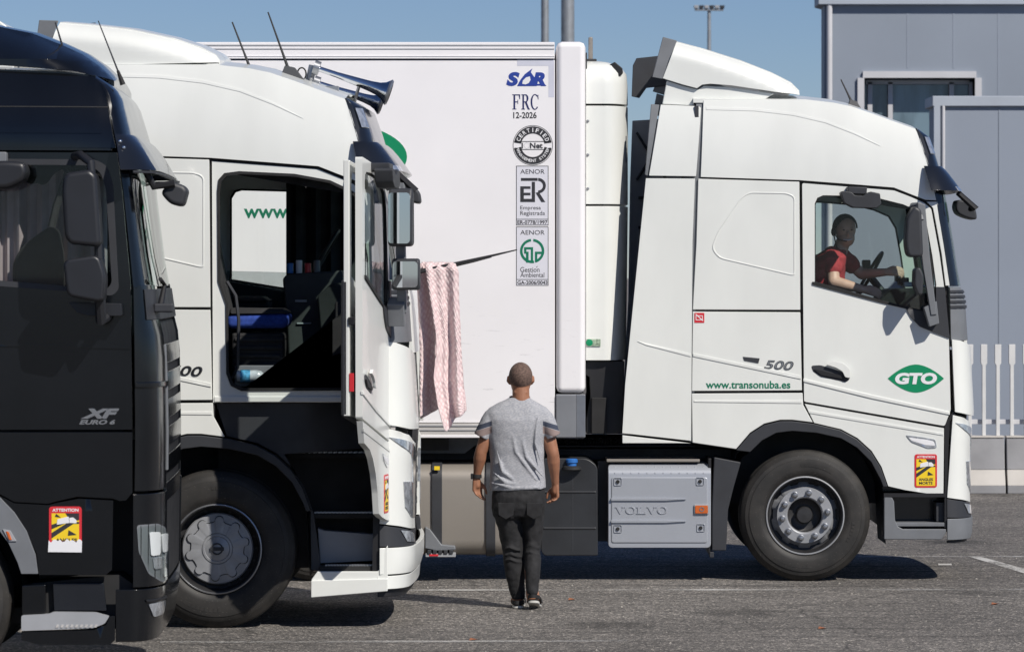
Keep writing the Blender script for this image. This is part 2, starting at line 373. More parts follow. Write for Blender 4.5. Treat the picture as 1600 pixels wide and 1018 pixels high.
# ================================================================= THE SETTING
def asphalt():
    m, t, p = new_mat('asphalt')
    tc = t.nodes.new('ShaderNodeTexCoord'); L = t.links.new; N = t.nodes.new
    big = N('ShaderNodeTexNoise'); big.inputs['Scale'].default_value = .45; big.inputs['Detail'].default_value = 8; big.inputs['Roughness'].default_value = .6
    mid = N('ShaderNodeTexNoise'); mid.inputs['Scale'].default_value = 9; mid.inputs['Detail'].default_value = 6
    ag = N('ShaderNodeTexVoronoi'); ag.inputs['Scale'].default_value = 78
    fi = N('ShaderNodeTexNoise'); fi.inputs['Scale'].default_value = 170; fi.inputs['Detail'].default_value = 3
    for n in (big, mid, ag, fi): L(tc.outputs['Object'], n.inputs[0])
    r = N('ShaderNodeValToRGB'); r.color_ramp.elements[0].position = .33; r.color_ramp.elements[0].color = (.125, .117, .109, 1)
    r.color_ramp.elements[1].position = .68; r.color_ramp.elements[1].color = (.205, .192, .178, 1); L(big.outputs[0], r.inputs[0])
    # aggregate: single pale and dark stones
    sr = N('ShaderNodeValToRGB'); e = sr.color_ramp.elements; e[0].position = 0; e[0].color = (.22, .22, .22, 1); e[1].position = 1; e[1].color = (3.3, 3.2, 3.05, 1)
    a = e.new(.45); a.color = (.8, .8, .8, 1); b = e.new(.8); b.color = (1.15, 1.12, 1.1, 1)
    sp = N('ShaderNodeSeparateColor'); L(ag.outputs['Color'], sp.inputs[0]); L(sp.outputs[0], sr.inputs[0])
    m1 = N('ShaderNodeMix'); m1.data_type = 'RGBA'; m1.blend_type = 'MULTIPLY'; m1.inputs[0].default_value = .85; L(r.outputs[0], m1.inputs[6]); L(sr.outputs[0], m1.inputs[7])
    mr = N('ShaderNodeMapRange'); mr.inputs['From Min'].default_value = .3; mr.inputs['From Max'].default_value = .7; mr.inputs['To Min'].default_value = .72; mr.inputs['To Max'].default_value = 1.25; L(mid.outputs[0], mr.inputs[0])
    m2 = N('ShaderNodeMix'); m2.data_type = 'RGBA'; m2.blend_type = 'MULTIPLY'; m2.inputs[0].default_value = 1; L(m1.outputs[2], m2.inputs[6]); L(mr.outputs[0], m2.inputs[7])
    # dark tyre scuffs along x
    mp = N('ShaderNodeMapping'); mp.inputs['Scale'].default_value = (.28, 4.0, 1); L(tc.outputs['Object'], mp.inputs[0])
    sc = N('ShaderNodeTexNoise'); sc.inputs['Scale'].default_value = 1.0; sc.inputs['Detail'].default_value = 8; sc.inputs['Roughness'].default_value = .65; L(mp.outputs[0], sc.inputs[0])
    sr2 = N('ShaderNodeMapRange'); sr2.inputs['From Min'].default_value = .53; sr2.inputs['From Max'].default_value = .72; sr2.inputs['To Min'].default_value = 1; sr2.inputs['To Max'].default_value = .5; L(sc.outputs[0], sr2.inputs[0])
    m3 = N('ShaderNodeMix'); m3.data_type = 'RGBA'; m3.blend_type = 'MULTIPLY'; m3.inputs[0].default_value = 1; L(m2.outputs[2], m3.inputs[6]); L(sr2.outputs[0], m3.inputs[7])
    # oil spots
    ov = N('ShaderNodeTexVoronoi'); ov.inputs['Scale'].default_value = .55; L(tc.outputs['Object'], ov.inputs[0])
    on = N('ShaderNodeTexNoise'); on.inputs['Scale'].default_value = 5; on.inputs['Detail'].default_value = 5; L(tc.outputs['Object'], on.inputs[0])
    oa = N('ShaderNodeMath'); oa.operation = 'MULTIPLY_ADD'; oa.inputs[1].default_value = .35; L(on.outputs[0], oa.inputs[0]); L(ov.outputs[0], oa.inputs[2])
    om = N('ShaderNodeMapRange'); om.inputs['From Min'].default_value = .27; om.inputs['From Max'].default_value = .40; om.inputs['To Min'].default_value = .55; om.inputs['To Max'].default_value = 1; L(oa.outputs[0], om.inputs[0])
    m4 = N('ShaderNodeMix'); m4.data_type = 'RGBA'; m4.blend_type = 'MULTIPLY'; m4.inputs[0].default_value = 1; L(m3.outputs[2], m4.inputs[6]); L(om.outputs[0], m4.inputs[7])
    # fine cracks
    cv_ = N('ShaderNodeTexVoronoi'); cv_.feature = 'DISTANCE_TO_EDGE'; cv_.inputs['Scale'].default_value = .42
    cn_ = N('ShaderNodeTexNoise'); cn_.inputs['Scale'].default_value = 2.2; cn_.inputs['Detail'].default_value = 7; L(tc.outputs['Object'], cn_.inputs[0])
    ca = N('ShaderNodeMix'); ca.data_type = 'RGBA'; ca.inputs[0].default_value = .22; L(tc.outputs['Object'], ca.inputs[6]); L(cn_.outputs['Color'], ca.inputs[7]); L(ca.outputs[2], cv_.inputs[0])
    cm = N('ShaderNodeMapRange'); cm.inputs['From Min'].default_value = .0; cm.inputs['From Max'].default_value = .006; cm.inputs['To Min'].default_value = .45; cm.inputs['To Max'].default_value = 1; L(cv_.outputs['Distance'], cm.inputs[0])
    m5 = N('ShaderNodeMix'); m5.data_type = 'RGBA'; m5.blend_type = 'MULTIPLY'; m5.inputs[0].default_value = 1; L(m4.outputs[2], m5.inputs[6]); L(cm.outputs[0], m5.inputs[7])
    L(m5.outputs[2], p.inputs['Base Color']); p.inputs['Roughness'].default_value = .85
    ad = N('ShaderNodeMath'); ad.operation = 'ADD'; L(ag.outputs[0], ad.inputs[0]); L(fi.outputs[0], ad.inputs[1])
    bp = N('ShaderNodeBump'); bp.inputs['Strength'].default_value = .9; bp.inputs['Distance'].default_value = .008; L(ad.outputs[0], bp.inputs['Height']); L(bp.outputs[0], p.inputs['Normal'])
    return m
M['asphalt'] = asphalt()
g = MB().add([(-1500, -1500, 0), (1500, -1500, 0), (1500, 1500, 0), (-1500, 1500, 0)], [[0, 1, 2, 3]]).build('ground', M['asphalt'], smooth=False); g['kind'] = 'structure'
def G(px, py):
    Y = FPX*CH/(py-HZ); return ((px-800)*Y/FPX, Y)
def worn_paint(lo=.80, hi=1.02):
    m, t, p = new_mat('worn_road_paint'); L = t.links.new; N = t.nodes.new
    tc = N('ShaderNodeTexCoord'); n = N('ShaderNodeTexNoise'); n.inputs['Scale'].default_value = 26; n.inputs['Detail'].default_value = 8; n.inputs['Roughness'].default_value = .75; L(tc.outputs['Object'], n.inputs[0])
    n2 = N('ShaderNodeTexNoise'); n2.inputs['Scale'].default_value = 1.1; n2.inputs['Detail'].default_value = 4; L(tc.outputs['Object'], n2.inputs[0])
    ad = N('ShaderNodeMath'); ad.operation = 'ADD'; L(n.outputs[0], ad.inputs[0]); L(n2.outputs[0], ad.inputs[1])
    mr = N('ShaderNodeMapRange'); mr.inputs['From Min'].default_value = lo; mr.inputs['From Max'].default_value = hi; L(ad.outputs[0], mr.inputs[0])
    tr = N('ShaderNodeBsdfTransparent'); mx = N('ShaderNodeMixShader'); L(mr.outputs[0], mx.inputs[0]); L(tr.outputs[0], mx.inputs[1]); L(p.outputs[0], mx.inputs[2])
    p.inputs['Base Color'].default_value = (.50, .49, .47, 1); p.inputs['Roughness'].default_value = .8
    L(mx.outputs[0], t.nodes['Material Output'].inputs[0]); return m
M['paint'] = worn_paint(); M['faintpaint'] = worn_paint(.90, 1.25)
def marking(pts, z=.004, m='faintpaint'):
    mb = MB(); q = [G(*p) for p in pts]; mb.add([(x, y, z) for x, y in q], [list(range(len(q)))])
    o = mb.build('painted_line', M[m], smooth=False); o['kind'] = 'structure'; return o
marking([(1512, 869), (1530, 869), (1700, 916), (1700, 926)], m='paint')
marking([(200, 921), (1650, 919.5), (1650, 922), (200, 923.5)])
marking([(-100, 868.6), (1650, 868.6), (1650, 870.4), (-100, 870.4)])
marking([(1466, 880.5), (1487, 880.5), (1487, 883), (1466, 883)], m='paint')
marking([(250, 1002), (980, 999.5), (980, 1002.5), (250, 1005)])
# loose grit
mb = MB()
for i in range(420):
    px = random.uniform(-40, 1640); py = random.choice((random.uniform(860, 1030), random.uniform(772, 1030)))
    x, y = G(px, py); r = random.uniform(.004, .013); a = random.uniform(0, 3)
    V = [(x+r*math.cos(a), y+r*math.sin(a), 0), (x+r*math.cos(a+2), y+r*math.sin(a+2), 0), (x+r*math.cos(a+4.1), y+r*math.sin(a+4.1), 0), (x, y, r*.9)]
    mb.add(V, [[0, 1, 3], [1, 2, 3], [2, 0, 3], [0, 2, 1]])
gr = mb.build('grit', mat('pale_grit', (.30, .28, .25), .9, var=.3, scale=3), smooth=False); gr['kind'] = 'stuff'
for px, py, lab in ((1285, 982, 'below the right truck front wheel'), (1555, 944, 'nearest the right edge of the yard'), (894, 937, 'just right of the walking man'), (740, 1000, 'nearest the photographer, left of the walking man')):
    x, y = G(px, py)
    o = MB().add([(x-.03, y-.03, .005), (x+.03, y-.02, .012), (x+.02, y+.04, .006), (x-.02, y+.03, .016), (x, y, .002)], [[0, 1, 4], [1, 2, 4], [2, 3, 4], [3, 0, 4]]).build('dry_leaf', mat('orange_leaf', (.30, .11, .05), .8))
    tag(o, 'small orange-brown leaf scrap on the asphalt '+lab, 'leaf', 'leaf scraps on the asphalt')

# ---- background buildings
def panel_mat(name, col, d=None):
    return mat(name, col, .6, var=.04, scale=.6, dark=d, bump=.05, bscale=3)
M['clad'] = panel_mat('blue_grey_cladding', (.245, .28, .335)); M['clad2'] = panel_mat('pale_blue_grey_cladding', (.255, .29, .35))
M['trimw'] = mat('pale_trim', (.56, .56, .58), .5, var=.05, scale=2)
M['parapet'] = mat('grey_parapet', (.38, .42, .48), .6, var=.04, scale=2)
FB = Frame(62, 1283)
B = root('panel_building', FB.loc, 'tall blue-grey clad building with a recessed window band behind the right-hand truck', 'building')
s = FB.s
wx0, wz1 = FB(1350, 122); wx1, wz0 = FB(1523, 240)
H1 = FB(0, 8)[1]
mb = MB()                       # walls round the window opening
mb.prismz([(.05, 0), (wx0, 0), (wx0, .62), (.05, .62)], 0, H1); mb.box(wx1, 22, 0, .62, 0, H1); mb.box(wx0, wx1, 0, .62, wz1, H1); mb.box(wx0, wx1, 0, .62, 0, wz0); mb.prismz([(.12, .62), (22, .62), (22, 14), (4.2, 14)], 0, H1)
mb.build('wall', M['clad'], B, smooth=False)
MB().prismz([(-.05, -.12), (22.1, -.12), (22.1, 14.1), (4.1, 14.1), (-.05, .7)], H1, H1+.16).build('parapet', M['parapet'], B, bev=.01)
MB().tube([(.12, -.06, 0), (.12, -.06, H1)], .045).build('downpipe', M['trimw'], B)
for px in (1350, 1418, 1490, 1560, 1640):
    x = FB(px, 0)[0]; a = 0
    for z0_, z1_ in (((0, wz0), (wz1, H1)) if wx0 < x < wx1 else ((0, H1),)):
        if px != 1350: MB().box(x-.012, x+.012, -.004, .01, z0_+.15, z1_-.1).build('panel_joint', M['clad2'], B, smooth=False)
mb = MB().box(wx0-.02, wx1+.02, -.05, .30, wz1, wz1+.10).box(wx1-.0, wx1+.10, -.05, .3, wz0, wz1).box(wx0-.10, wx0, -.05, .3, wz0, wz1)
mb.build('window_surround', M['trimw'], B, smooth=False)
wn = MB().box(wx0+.05, wx1-.05, .28, .36, wz1-.08, wz1-.02)
for px in (1362, 1394, 1490, 1521): x = FB(px, 0)[0]; wn.box(x-.035, x+.035, .28, .36, wz0, wz1-.05)
W_ = wn.build('window', M['trimw'], B, smooth=False)
M['bpane'] = mat('dark_blue_pane', (.16, .23, .28), .06, var=.5, scale=1.0, stretch=(3, 1, .5), coat=.6)
MB().box(wx0, wx1, .38, .40, wz0, wz1).build('pane', M['bpane'], W_, smooth=False)

F2 = Frame(52, 1457)
B2 = root('annex_building', F2.loc, 'lower pale blue-grey block with a light parapet at the right edge behind the fence', 'building')
H2 = F2(0, 150)[1]
MB().prismz([(.05, .05), (16, .05), (16, 8), (2.2, 8), (.05, .9)], 0, H2-.1).build('wall', M['clad2'], B2, smooth=False)
MB().prismz([(0, 0), (16.1, 0), (16.1, 8.1), (2.15, 8.1), (0, .95)], H2-.13, H2).build('parapet', M['parapet'], B2, bev=.01)
MB().box(.02, .10, .0, .1, 0, H2-.12).build('corner_trim', M['parapet'], B2, smooth=False)
MB().tube([(.14, .02, 0), (.14, .02, H2-.12)], .022).build('downpipe', M['trimw'], B2)
for px in (1562, 1680): x = F2(px, 0)[0]; MB().box(x-.008, x+.008, .043, .06, 0, H2-.13).build('panel_joint', M['clad'], B2, smooth=False)

# ---- concrete barriers and slatted fence
FJ = Frame(43.3, 1430)
M['conc'] = mat('grey_concrete', (.30, .30, .31), .85, var=.1, scale=3, bump=.3, bscale=40)
M['cream'] = mat('cream_masonry_paint', (.56, .53, .49), .75, var=.07, scale=3, bump=.15, bscale=40)
prof = [(0, 0), (0, .085), (.07, .27), (.13, .60), (.27, .60), (.33, .27), (.40, .085), (.40, 0)]
bx = [(1574.5-FJ.s*2.9*k, 1574.5-FJ.s*2.9*(k-1)-3) for k in range(-1, 9)]
for i, (a, b) in enumerate(bx):
    x0 = (a-800)/FJ.s; x1 = (b-800)/FJ.s
    if i == 0: lab = 'grey and cream concrete barrier at the right edge, right of the slanted joint'
    elif i == 1: lab = 'grey and cream concrete barrier directly in front of the right-hand truck bumper'
    elif i < 5: lab = 'concrete barrier segment hidden or barely glimpsed beneath the white semi-trailer'
    else: lab = 'concrete barrier segment hidden or barely glimpsed beneath the white semi-trailer'
    o = root('concrete_barrier', (x0, 43.3, 0), lab, 'barrier', 'concrete barriers along the far edge of the yard')
    Lx = x1-x0
    MB().prismx([(0, 0), (0, .085), (.40, .085), (.40, 0)], 0, Lx).build('base', M['conc'], o, bev=.008)
    MB().prismx([(.0, .0855), (.062, .25), (.338, .25), (.40, .0855)], .002, Lx-.002).build('lower_band', M['cream'], o, bev=.004)
    MB().prismx([(.064, .2505), (.07, .27), (.12, .585), (.28, .585), (.33, .27), (.336, .2505)], .001, Lx-.001).build('upper_band', M['conc'], o, bev=.01)
    MB().box(-.0, Lx, .11, .29, .586, .606).build('coping', M['cream'], o, bev=.004)
M['slatw'] = mat('white_slat_paint', (.68, .68, .67), .5, var=.06, scale=4)
fe = root('slat_fence', ((1430-800)/FJ.s, 43.5, .606), 'row of white upright slats standing on the concrete barrier behind the right-hand truck', 'fence')
for k in range(-18, 12):
    x = (1541-1430+22*k)/FJ.s
    z1 = (683-540)/FJ.s
    MB().prism([(x-.019, 0), (x+.019, 0), (x+.019, z1-.22), (x+.034, z1-.2), (x+.034, z1), (x-.034, z1), (x-.034, z1-.2), (x-.019, z1-.22)], 0, .05).build('slat', M['slatw'], fe, bev=.004)
MB().box((1145-1430)/FJ.s, (1790-1430)/FJ.s, .055, .08, .12, .17).build('rail', M['trimw'], fe, bev=.003)

# ---- poles
def pole(px, r, Y, label, top):
    s = FPX/Y; o = MB().tube([((px-800)/s, Y, 0), ((px-800)/s, Y, top*.5), ((px-800)/s, Y, top)], [r*1.1, r*1.05, r], 16).build('lighting_mast', M['galv'])
    return tag(o, label, 'mast')
pole(851.5, .082, 90, 'slimmer grey steel mast rising behind the trailer roof, left of the thick one', 14)
pole(887, .14, 90, 'thicker grey steel mast rising behind the trailer front corner', 14)
s = FPX/120
fm = root('floodlight_mast', ((1108-800)/s, 120, 0), 'distant floodlight mast with a ring of lamps seen above the right truck spoiler', 'floodlight')
zt = CH+(HZ-17)/s
MB().tube([(0, 0, 0), (0, 0, zt)], [.11, .05], 10).build('pole', M['galv'], fm)
MB().box(-.42, .42, -.10, .10, zt, zt+.05).build('crossbar', M['galv'], fm)
for k in range(6):
    x = -.38+.152*k; MB().prism([(x-.055, zt+.06), (x+.055, zt+.06), (x+.07, zt+.15), (x-.07, zt+.15)], -.14, .12).build('lamp_head', M['dgrey'] if k % 2 else M['lgrey'], fm, bev=.01)

exec_parts = []
# ================================================================= THE WHITE TRACTORS
SR = 206.45; WX = 1258.7; CW = 2.5
XS = [(195, 1428), (201, 1433), (252, 1449), (303, 1461), (380, 1474), (447, 1484), (530, 1486), (645, 1489), (700, 1484), (775, 1480), (850, 1480)]
XA = [(198, 2), (203, 10), (212, 21), (258, 23), (303, 23), (445, 23), (456, 29), (477, 32), (548, 35), (652, 38), (655, 32), (672, 38), (780, 43), (811, 46), (832, 46), (846, 42), (870, 40)]
ROOF = [(1082, 153), (1259, 154), (1303, 159), (1330, 164.5), (1364, 176), (1397, 188), (1433, 200.5), (1460, 214)]
CR = .36
CU = frange(1080, 1430, 14)+frange(1430, 1760, 5)
CV = frange(150, 300, 9)+frange(300, 860, 18)

def wheel(T, cx, y0, r, style, name='wheel', cz=None, mirror=False):
    """y0 = outer face; axis y; wheel > tyre, rim ring, nuts, hub"""
    cz = r if cz is None else cz; k = r/.497; w_ = .31; sg = -1 if mirror else 1
    Y = lambda d: y0+sg*d
    rr = .300
    rim = MB().lathe(cx, cz, [(rr, Y(.02)), (rr-.008, Y(.012)), (rr-.018, Y(.014)), (rr-.026, Y(.045)), (rr-.034, Y(.12)), (.215, Y(.135))], 64)
    rim.lathe(cx, cz, [(.215, Y(.135)), (.18, Y(.15)), (.05, Y(.16)), (.001, Y(.16))], 48)
    W = rim.build(name, M['rim'], T)
    MB().lathe(cx, cz, [(rr-.001, Y(.018)), (rr-.004, Y(.008)), (rr-.010, Y(.006)), (rr-.014, Y(.014))], 72).build('rim_edge', M['steel'] if style == 'cap' else M['lgrey'], W)
    prof_ = [(rr-.004, Y(.022)), (rr+.01, Y(.010)), (rr+.03, Y(-.002)), (rr+.05, Y(-.004)), (.40*k, Y(-.006)), (.425*k, Y(-.002)), (.428*k, Y(.003)), (.455*k, Y(.010)), (.458*k, Y(.014)), (.482*k, Y(.028)), (.494*k, Y(.045)), (.497*k, Y(.07))]
    for g_ in (.10, .155, .21): prof_ += [(.498*k, Y(g_-.008)), (.484*k, Y(g_-.005)), (.484*k, Y(g_+.005)), (.498*k, Y(g_+.008))]
    prof_ += [(.494*k, Y(w_-.045)), (.47*k, Y(w_-.015)), (.40*k, Y(w_)), (rr, Y(w_-.02)), (rr-.01, Y(w_-.1))]
    MB().lathe(cx, cz, prof_, 96).build('tyre', M['tyre'], W)
    # tiny raised ribs on the sidewall shoulder and moulded lettering blocks
    mb = MB()
    for a0, n, rad in ((60, 9, .385), (235, 10, .385), (330, 6, .37)):
        for i in range(n):
            t = R(a0+i*4.2); c, s_ = math.cos(t), math.sin(t); q = []
            for dr, da in ((-.012, -.011), (-.012, .011), (.012, .011), (.012, -.011)):
                q.append((cx+(rad+dr)*k*c-da*s_, cz+(rad+dr)*k*s_+da*c))
            mb.prism(q, Y(-.0075), Y(.0))
    sl_ = mb.build('sidewall_lettering', M['tyre'], W, smooth=False); sl_['kind'] = 'stuff'
    if style == 'none': return W
    if style == 'bolts':
        # painted disc with ten nuts, ventilated rim and a sunken hub
        holes = MB()
        for i in range(10):
            t = R(18+36*i); holes.add([(cx+(.248+.022*math.cos(a))*math.cos(t)-.032*math.sin(a)*math.sin(t), Y(.130), cz+(.248+.022*math.cos(a))*math.sin(t)+.032*math.sin(a)*math.cos(t)) for a in [2*PI*j/12 for j in range(12)]], [list(range(12))])
        holes.build('vent_holes', M['black'], W, smooth=False)
        # scalloped skirt
        pts = []
        for i in range(120):
            t = 2*PI*i/120; rad = .238+.014*(1 if math.cos(10*t+PI) > .0 else 0); pts.append((rad, t))
        mbs = MB(); n = len(pts)
        V = [(cx+r_*math.cos(t), Y(.118), cz+r_*math.sin(t)) for r_, t in pts]+[(cx+.205*math.cos(t), Y(.07), cz+.205*math.sin(t)) for r_, t in pts]
        mbs.add(V, [[i, (i+1) % n, n+(i+1) % n, n+i] for i in range(n)]).build('rim_skirt', M['hub'], W)
        MB().lathe(cx, cz, [(.207, Y(.072)), (.214, Y(.060)), (.210, Y(.052)), (.142, Y(.050)), (.134, Y(.056)), (.128, Y(.085))], 64).build('nut_ring', M['hub'], W)
        MB().lathe(cx, cz, [(.130, Y(.082)), (.122, Y(.125)), (.10, Y(.14)), (.07, Y(.14)), (.062, Y(.085)), (.056, Y(.075)), (.001, Y(.072))], 48).build('hub', M['rim'], W)
        for i in range(10):
            t = R(8+36*i); nx, nz = cx+.173*math.cos(t), cz+.173*math.sin(t)
            nb = MB().lathe(nx, nz, [(.026, Y(.049)), (.026, Y(.044)), (.020, Y(.042))], 12)
            nb.lathe(nx, nz, [(.019, Y(.044)), (.019, Y(.022)), (.014, Y(.014)), (.001, Y(.012))], 12)
            nb.build('wheel_nut', M['steel'], W)
    else:
        MB().lathe(cx, cz, [(.232, Y(.112)), (.236, Y(.085)), (.228, Y(.074)), (.10, Y(.062)), (.098, Y(.056)), (.084, Y(.054)), (.080, Y(.060)), (.060, Y(.062))], 64).build('hub_cap', M['hub'], W)
        MB().lathe(cx, cz, [(.080, Y(.058)), (.055, Y(.050)), (.03, Y(.044)), (.001, Y(.043))], 40).build('hub_boss', M['hub'], W)
        # toothed raised disc
        pts = []
        for i in range(10):
            t0 = R(36*i+14)
            for j in range(9):
                a = t0+R(9)*math.sin((j/8-.5)*PI)*1.0; rad = .178+.032*math.cos((j/8-.5)*PI)
                pts.append((cx+rad*math.cos(a), cz+rad*math.sin(a)))
            for j in range(1, 4):
                a = t0+R(9)+R(18)*j/4; pts.append((cx+.172*math.cos(a), cz+.172*math.sin(a)))
        n = len(pts); mbt = MB(); V = [(x, Y(.060), z) for x, z in pts]+[(cx+.104*(x-cx)/math.hypot(x-cx, z-cz), Y(.055), cz+.104*(z-cz)/math.hypot(x-cx, z-cz)) for x, z in pts]+[(x, Y(.075), z) for x, z in pts]
        mbt.add(V, [[i, (i+1) % n, n+(i+1) % n, n+i] for i in range(n)]+[[i, (i+1) % n, 2*n+(i+1) % n, 2*n+i] for i in range(n)]).build('cap_relief', M['hub'], W)
        ol = MB()
        V = [(cx+(x-cx)*1.012, Y(.0655), cz+(z-cz)*1.012) for x, z in pts]+[(cx+(x-cx)*1.035, Y(.0650), cz+(z-cz)*1.035) for x, z in pts]
        ol.add(V, [[i, (i+1) % n, n+(i+1) % n, n+i] for i in range(n)]).build('cap_groove', M['black'], W, smooth=False)
        decal('hub_emblem_bar', [[(cx-.045, cz-.012), (cx+.045, cz-.012), (cx+.045, cz+.012), (cx-.045, cz+.012)]], Y(.041), M['dgrey'], W, .003)
        decal('hub_emblem_ring', [ringpoly(cx, cz, .030, .040, 0, 359)], Y(.043), M['dgrey'], W, .003)
        hol = MB()
        for i in range(20):
            t = R(18*i); hol.add([(cx+(.252+.012*math.cos(a))*math.cos(t)-.010*math.sin(a)*math.sin(t), Y(.118), cz+(.252+.012*math.cos(a))*math.sin(t)+.010*math.sin(a)*math.cos(t)) for a in [2*PI*j/10 for j in range(10)]], [list(range(10))])
        hol.build('vent_holes', M['black'], W, smooth=False)
    return W

def warning_sign(name, T, L, x0, y0, x1, y1, y, torn=False, par=None):
    """blind-spot warning sticker, pixel box in frame L"""
    a, b, c, d = L.box(x0, y0, x1, y1) if hasattr(L, 'box') else (*L(x0, y1), *L(x1, y0))
    W_, H_ = c-a, d-b; u = lambda p, q: (a+p*W_, b+q*H_)
    S = decal(name, [rrect(a, b, c, d, W_*.10)], y, M['red'] if not torn else M['red'], par or T, .002)
    decal('yellow_field', [[u(.08, .05 if not torn else .26), u(.92, .05 if not torn else .24), u(.92, .85), u(.08, .85)]], y-.002, M['yellow'], S, .001)
    decal('black_rays', [[u(.08, .60), u(.08, .50), u(.6, .66), u(.92, .70), u(.92, .85), u(.50, .85), u(.62, .72)], [u(.08, .42), u(.08, .30), u(.75, .62), u(.92, .62), u(.92, .66), u(.6, .66)]], y-.003, M['ink'], S, .001)
    decal('truck_pictogram', [[u(.24, .60), u(.26, .72), u(.60, .78), u(.62, .64)], [u(.63, .64), u(.62, .75), u(.74, .76), u(.84, .70), u(.84, .63)]], y-.004, M['paper'], S, .001)
    decal('warning_triangles', [[u(.18, .78), u(.22, .84), u(.36, .76)], [u(.58, .36), u(.60, .48), u(.84, .38)]], y-.004, M['ink'], S, .001)
    text('lettering', 'ATTENTION', (*u(.10, .885), *u(.90, .955)), y-.002, M['paper'], S, .03, th=.001)
    if not torn:
        text('lettering', 'ANGLES', (*u(.18, .20), *u(.82, .285)), y-.003, M['ink'], S, .03, th=.001)
        text('lettering', 'MORTS', (*u(.20, .09), *u(.80, .175)), y-.003, M['ink'], S, .03, th=.001)
    else:
        text('lettering', 'ANGLES', (*u(.20, .215), *u(.86, .30)), y-.003, M['ink'], S, .03, th=.001)
        pts = [u(-.03, .0), u(1.0, -.01), u(1.01, .23)]
        for i in range(15): pts.append(u(.97-i*.07, .25+.03*math.sin(i*2.3)+.02*math.cos(i*5.1)))
        decal('torn_paper_patch', [pts], y-.004, M['paper'], S, .0015)
    return S

